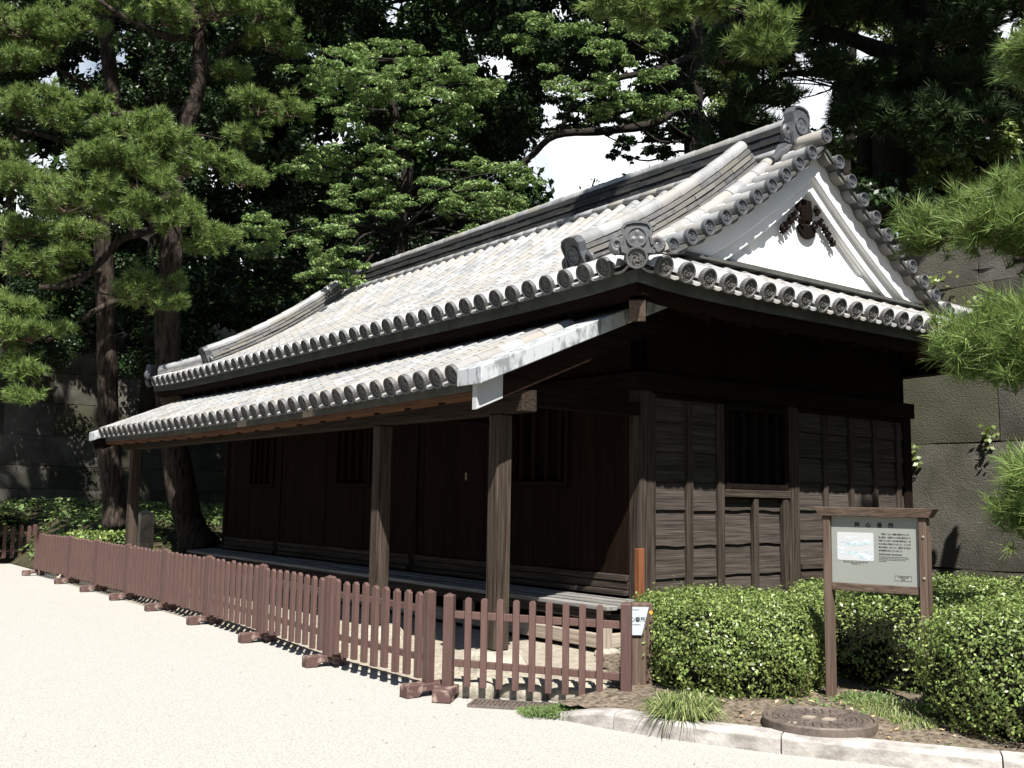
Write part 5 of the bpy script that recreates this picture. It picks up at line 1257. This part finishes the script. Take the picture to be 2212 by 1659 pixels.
broad_tree('evergreen_tree', 'dark evergreen right of top centre, its sprigs hanging into the white sky gap', [(1600, 560, 21.5), (1580, 300, 21.5), (1560, 100, 21.5), (1540, -200, 21.5)], .28, .15, [(1250, 80, 170, 110, 20.8), (1420, 150, 150, 120, 20.5), (1430, 315, 110, 60, 20.4), (1330, 322, 36, 26, 20.2), (1360, 345, 24, 14, 20.2), (1240, 240, 120, 30, 20.6), (1060, 270, 60, 50, 20.8)], sd=3, upper=[(1300, -200, 320, 130, 19.5), (1550, -220, 260, 130, 19.5), (1400, -460, 400, 170, 19)], **EV)
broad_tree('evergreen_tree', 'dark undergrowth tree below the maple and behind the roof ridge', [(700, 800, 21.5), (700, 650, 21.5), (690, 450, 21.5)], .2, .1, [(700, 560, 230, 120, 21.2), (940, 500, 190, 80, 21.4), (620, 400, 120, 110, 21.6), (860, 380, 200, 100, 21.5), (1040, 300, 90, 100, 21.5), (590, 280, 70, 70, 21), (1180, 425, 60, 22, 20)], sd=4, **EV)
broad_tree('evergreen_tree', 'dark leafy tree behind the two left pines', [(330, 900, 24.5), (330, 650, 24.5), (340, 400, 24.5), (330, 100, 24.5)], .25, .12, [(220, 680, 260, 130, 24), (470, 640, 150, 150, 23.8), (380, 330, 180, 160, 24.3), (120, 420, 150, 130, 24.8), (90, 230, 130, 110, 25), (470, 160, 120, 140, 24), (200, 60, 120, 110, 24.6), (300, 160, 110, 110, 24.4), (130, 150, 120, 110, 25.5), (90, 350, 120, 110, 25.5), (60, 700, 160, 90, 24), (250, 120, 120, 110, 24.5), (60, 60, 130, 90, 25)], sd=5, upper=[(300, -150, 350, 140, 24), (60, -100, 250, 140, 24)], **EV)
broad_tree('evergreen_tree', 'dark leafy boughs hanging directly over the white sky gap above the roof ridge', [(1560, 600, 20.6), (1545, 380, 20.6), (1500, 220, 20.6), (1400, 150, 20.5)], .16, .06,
    [(1150, 262, 34, 32, 20.3), (1200, 225, 60, 34, 20.3), (1262, 238, 60, 30, 20.3), (1322, 250, 58, 32, 20.2), (1388, 268, 52, 34, 20.2), (1425, 308, 50, 30, 20.2), (1465, 335, 40, 26, 20.2), (1352, 304, 34, 20, 20.1), (1332, 332, 22, 16, 20.1), (1366, 342, 15, 10, 20.1), (1290, 282, 40, 12, 20.2), (1240, 275, 40, 14, 20.2), (1185, 283, 22, 10, 20.3), (1500, 300, 50, 50, 20.3), (1440, 250, 60, 40, 20.4), (1160, 150, 60, 60, 20.8), (1120, 210, 40, 60, 20.8)], 900, .044, 'ever', sd=31, shell=.15, up=.5)
YL = dict(n=430, size=.040, m='yel', sub=1, shell=.3, flat=.7, droop=.1, subr=(20, 36), jit=.5)
broad_tree('young_tree', 'yellow-green leafy tree seen between the gable peak and the dark trunks', [(1600, 420, 18), (1600, 300, 18), (1590, 180, 18)], .09, .04, [(1580, 175, 46, 40, 17.8), (1620, 270, 40, 60, 17.8), (1560, 250, 40, 50, 18)], sd=6, **YL)
broad_tree('young_tree', 'bright leafy tree high up at the right, beside the thick dark pine trunk', [(1830, 440, 17.5), (1835, 300, 17.5), (1840, 150, 17.5), (1850, 0, 17.5)], .12, .05, [(1850, 40, 90, 46, 17), (1820, 125, 50, 30, 17.2), (2030, 150, 40, 26, 17), (1905, 60, 40, 40, 17.2)], sd=7, **YL)
SH = dict(n=420, size=.045, m='yel', sub=1, shell=.3, flat=.7, droop=.1, subr=(18, 32), jit=.4)
broad_tree('shrub', 'glossy leaved shrub on top of the right stone wall, right of the gable', [(2110, 480, 13.4), (2105, 400, 13.4), (2100, 340, 13.4)], .05, .02, [(2080, 350, 90, 34, 13.2), (2150, 310, 70, 40, 13.2), (2020, 385, 60, 24, 13.1), (2200, 290, 50, 40, 13.2)], cat='shrub', group='shrubs on the terrace edge', sd=8, **SH)
broad_tree('shrub', 'leafy shrub on the terrace just right of the gable peak', [(1850, 460, 14.6), (1845, 380, 14.6), (1835, 310, 14.6)], .05, .02, [(1822, 310, 36, 50, 14.4), (1870, 370, 40, 40, 14.4), (1835, 400, 40, 30, 14.4), (1960, 350, 30, 40, 14.6)], cat='shrub', group='shrubs on the terrace edge', sd=9, **SH)
broad_tree('shrub', 'dark low bushes on the bank behind the right slope of the gable', [(1950, 520, 13), (1945, 480, 13), (1940, 440, 13)], .05, .02, [(1950, 440, 90, 30, 12.7), (1900, 410, 60, 30, 13), (2000, 480, 60, 50, 12.4)], cat='shrub', group='shrubs on the terrace edge', sd=10, **dict(SH, m='ever'))
broad_tree('young_tree', 'small pale sapling against the white sky over the roof ridge', [(1270, 470, 19), (1272, 430, 19), (1285, 385, 19)], .03, .012, [(1285, 388, 12, 8, 19), (1262, 402, 14, 8, 19), (1292, 402, 10, 8, 19)], n=110, size=.035, m='yel', sd=11, shell=.2, flat=.7)
# bare twigs in the right sky gap
b = MB(); rgt = random.Random(12)
t = thing('bare_branch', at(1830, 200, 15), 'thin bare twigs against the white sky above the ridge end', 'branch')
for k in range(9):
    p0 = (1838+rgt.uniform(-10, 30), 170+rgt.uniform(-30, 60)); p3 = (1680+rgt.uniform(-20, 70), 170+rgt.uniform(-30, 70)); m_ = ((p0[0]*2+p3[0])/3+rgt.uniform(-8, 8), (p0[1]*2+p3[1])/3+rgt.uniform(-22, 22)); m2 = ((p0[0]+2*p3[0])/3, (p0[1]+2*p3[1])/3+rgt.uniform(-25, 25))
    Qt = trunk_mesh(b, [at(*p0, 15), at(*m_, 15), at(*m2, 15), at(*p3, 15)], .020, .006, 5)
    for j in range(4): q = Qt[rgt.randrange(3, len(Qt))]; trunk_mesh(b, [q, q+np.array((rgt.uniform(-.15, .15), rgt.uniform(-.1, .1), rgt.uniform(-.12, .2))), q+np.array((rgt.uniform(-.3, .3), rgt.uniform(-.2, .2), rgt.uniform(-.2, .35)))], .009, .004, 4)
b.build('twigs', M['barkd'], t)
# far wood: one mass of leaves beyond the terrace
f = Foliage(); rgw = random.Random(21); xx = -350
while xx < 2600:
    yy = -420
    while yy < 720:
        x, y = xx+rgw.uniform(-40, 40), yy+rgw.uniform(-40, 40)
        if not in_gap(x, y, 46):
            d = rgw.uniform(27, 33); f.leaves(at(x, y, d), pxr(78, d), pxr(78, d), pxr(66, d), 820, .15, .1, .4, .1)
        yy += 84
    xx += 84
for k in range(230):          # unseen tree clumps added all round to cut the sky light
    a = rgw.uniform(0, 6.283); r_ = rgw.uniform(25, 31); x, y = r_*math.cos(a), 4+r_*math.sin(a)
    if x > 6 and y > -10 or y > 18: continue
    f.leaves(np.array((x, y, rgw.uniform(.5, 11))), 2.6, 2.6, 2.3, 170, .42, .1, .4, .1)
o = f.build('background_wood', 'farwood', None); tag(o, 'dark wood closing the view behind the trees, with unseen clumps added to dim the sky light', 'wood', kind='stuff')
# ---- low planting on the left bank
n = 9000; x = rng.uniform(-1.7, 5.0, n); y = rng.uniform(9.9, 19.5, n); P = np.stack([x, y, [bankh(a, c_) for a, c_ in zip(x, y)]], 1); P[:, 2] += rng.uniform(.0, .20, n)
V, F = leaf_arrays(P, np.array((0, 0, 1.))+rng.normal(size=P.shape)*.5, .045, .6, .4)
tag(raw_mesh('ground_cover', V, F, M['grass'], origin=(0, 13, 0)), 'low green ground cover on the bank under the pines', 'ground cover', kind='stuff')
hedge('hedge', [(-1.9, 15.9), (-3.2, 15.5), (-5.4, 15.3), (-7.5, 15.4), (-7.5, 17.6), (-4.5, 18.2), (-2.0, 18.0), (-1.0, 17.0)], 1.05, 16000, 'low hedge behind the turned fence panels at the far left', 13, leaf=.034, base=-.1, twigs=0, lump=.04, group='bank hedges')
hedge('hedge', [(-1.75, 12.3), (-1.5, 11.6), (-.9, 11.4), (-.35, 11.7), (-.5, 12.8), (-1.3, 13.2)], .55, 5000, 'small leafy bush at the foot of the left pine, just behind the fence', 14, leaf=.032, base=.0, twigs=0, lump=.06, cat='bush', group='bank hedges')
# ivy sprigs rooted in the joints of the right wall
for k, (px, py, lab) in enumerate(((2012, 606, 'trailing green ivy sprig in the upper joint of the right stone wall'), (1976, 985, 'small leafy plant hanging from a joint beside the end of the guardhouse'), (2135, 948, 'tiny leafy plant in the crossing of two joints of the right stone wall'), (2120, 645, 'ivy leaves trailing from the joint below the near pine pad'))):
    ry = FWD+RGT*(px-1106)/FPX-UPV*(py-829.5)/FPX; c = CAM+ry*((5.92-CAM[0])/ry[0]); n = 34; P = c+rng.normal(size=(n, 3))*np.array((.02, .16 if k in (0, 3) else .04, .03 if k in (0, 3) else .09)); V, F = leaf_arrays(P, np.array((-1., -.3, .4))+rng.normal(size=P.shape)*.4, .032, .7, .4)
    tag(raw_mesh('wall_plant', V, F, M['yel'], origin=c), lab, 'plant', 'plants in the wall joints')

n = 1500; x = rng.uniform(-1.75, .7, n); y = rng.uniform(-3.5, -1.25, n)
k = np.array([a > kerb_x(c_)+.19 and bedside(a, c_) > .02 and math.hypot(a-mc_[0], c_-mc_[1]) > .36 for a, c_ in zip(x, y)]) & ((np.sin(x*5.3+y*3.1)+np.sin(y*7.7-x*2.2)) > .15); x, y = x[k], y[k]
q = np.repeat(np.stack([x, y, [bedh(a, c_)+.012 for a, c_ in zip(x, y)]], 1), 3, 0)+rng.normal(size=(len(x)*3, 3))*np.array((.014, .014, .008))
V, F = leaf_arrays(q, np.array((0, 0, 1.))+rng.normal(size=q.shape)*.45, .013, .6, .4)
tag(raw_mesh('weeds', V, F, M['grass'], origin=(-.8, -2.2, 0)), 'low green weeds spreading over the soil at the feet of the hedges', 'weeds', kind='stuff')
n = 420; x = rng.uniform(-5.2, -1.9, n); y = rng.uniform(-3.6, 9, n); k = np.array([a < (kerb_x(c_)-.02 if c_ < -1.1 else -2.0) for a, c_ in zip(x, y)]); x, y = x[k], y[k]
P = np.stack([x, y, np.full(len(x), GZ+.004)], 1); V, F = leaf_arrays(P, np.array((0, 0, 1.))+rng.normal(size=P.shape)*.15, .009, .35, .6)
tag(raw_mesh('fallen_leaves', V, F, M['dry'], origin=(-3.5, 1, GZ)), 'sparse fallen leaves and specks on the pale gravel path', 'fallen leaves', kind='stuff')
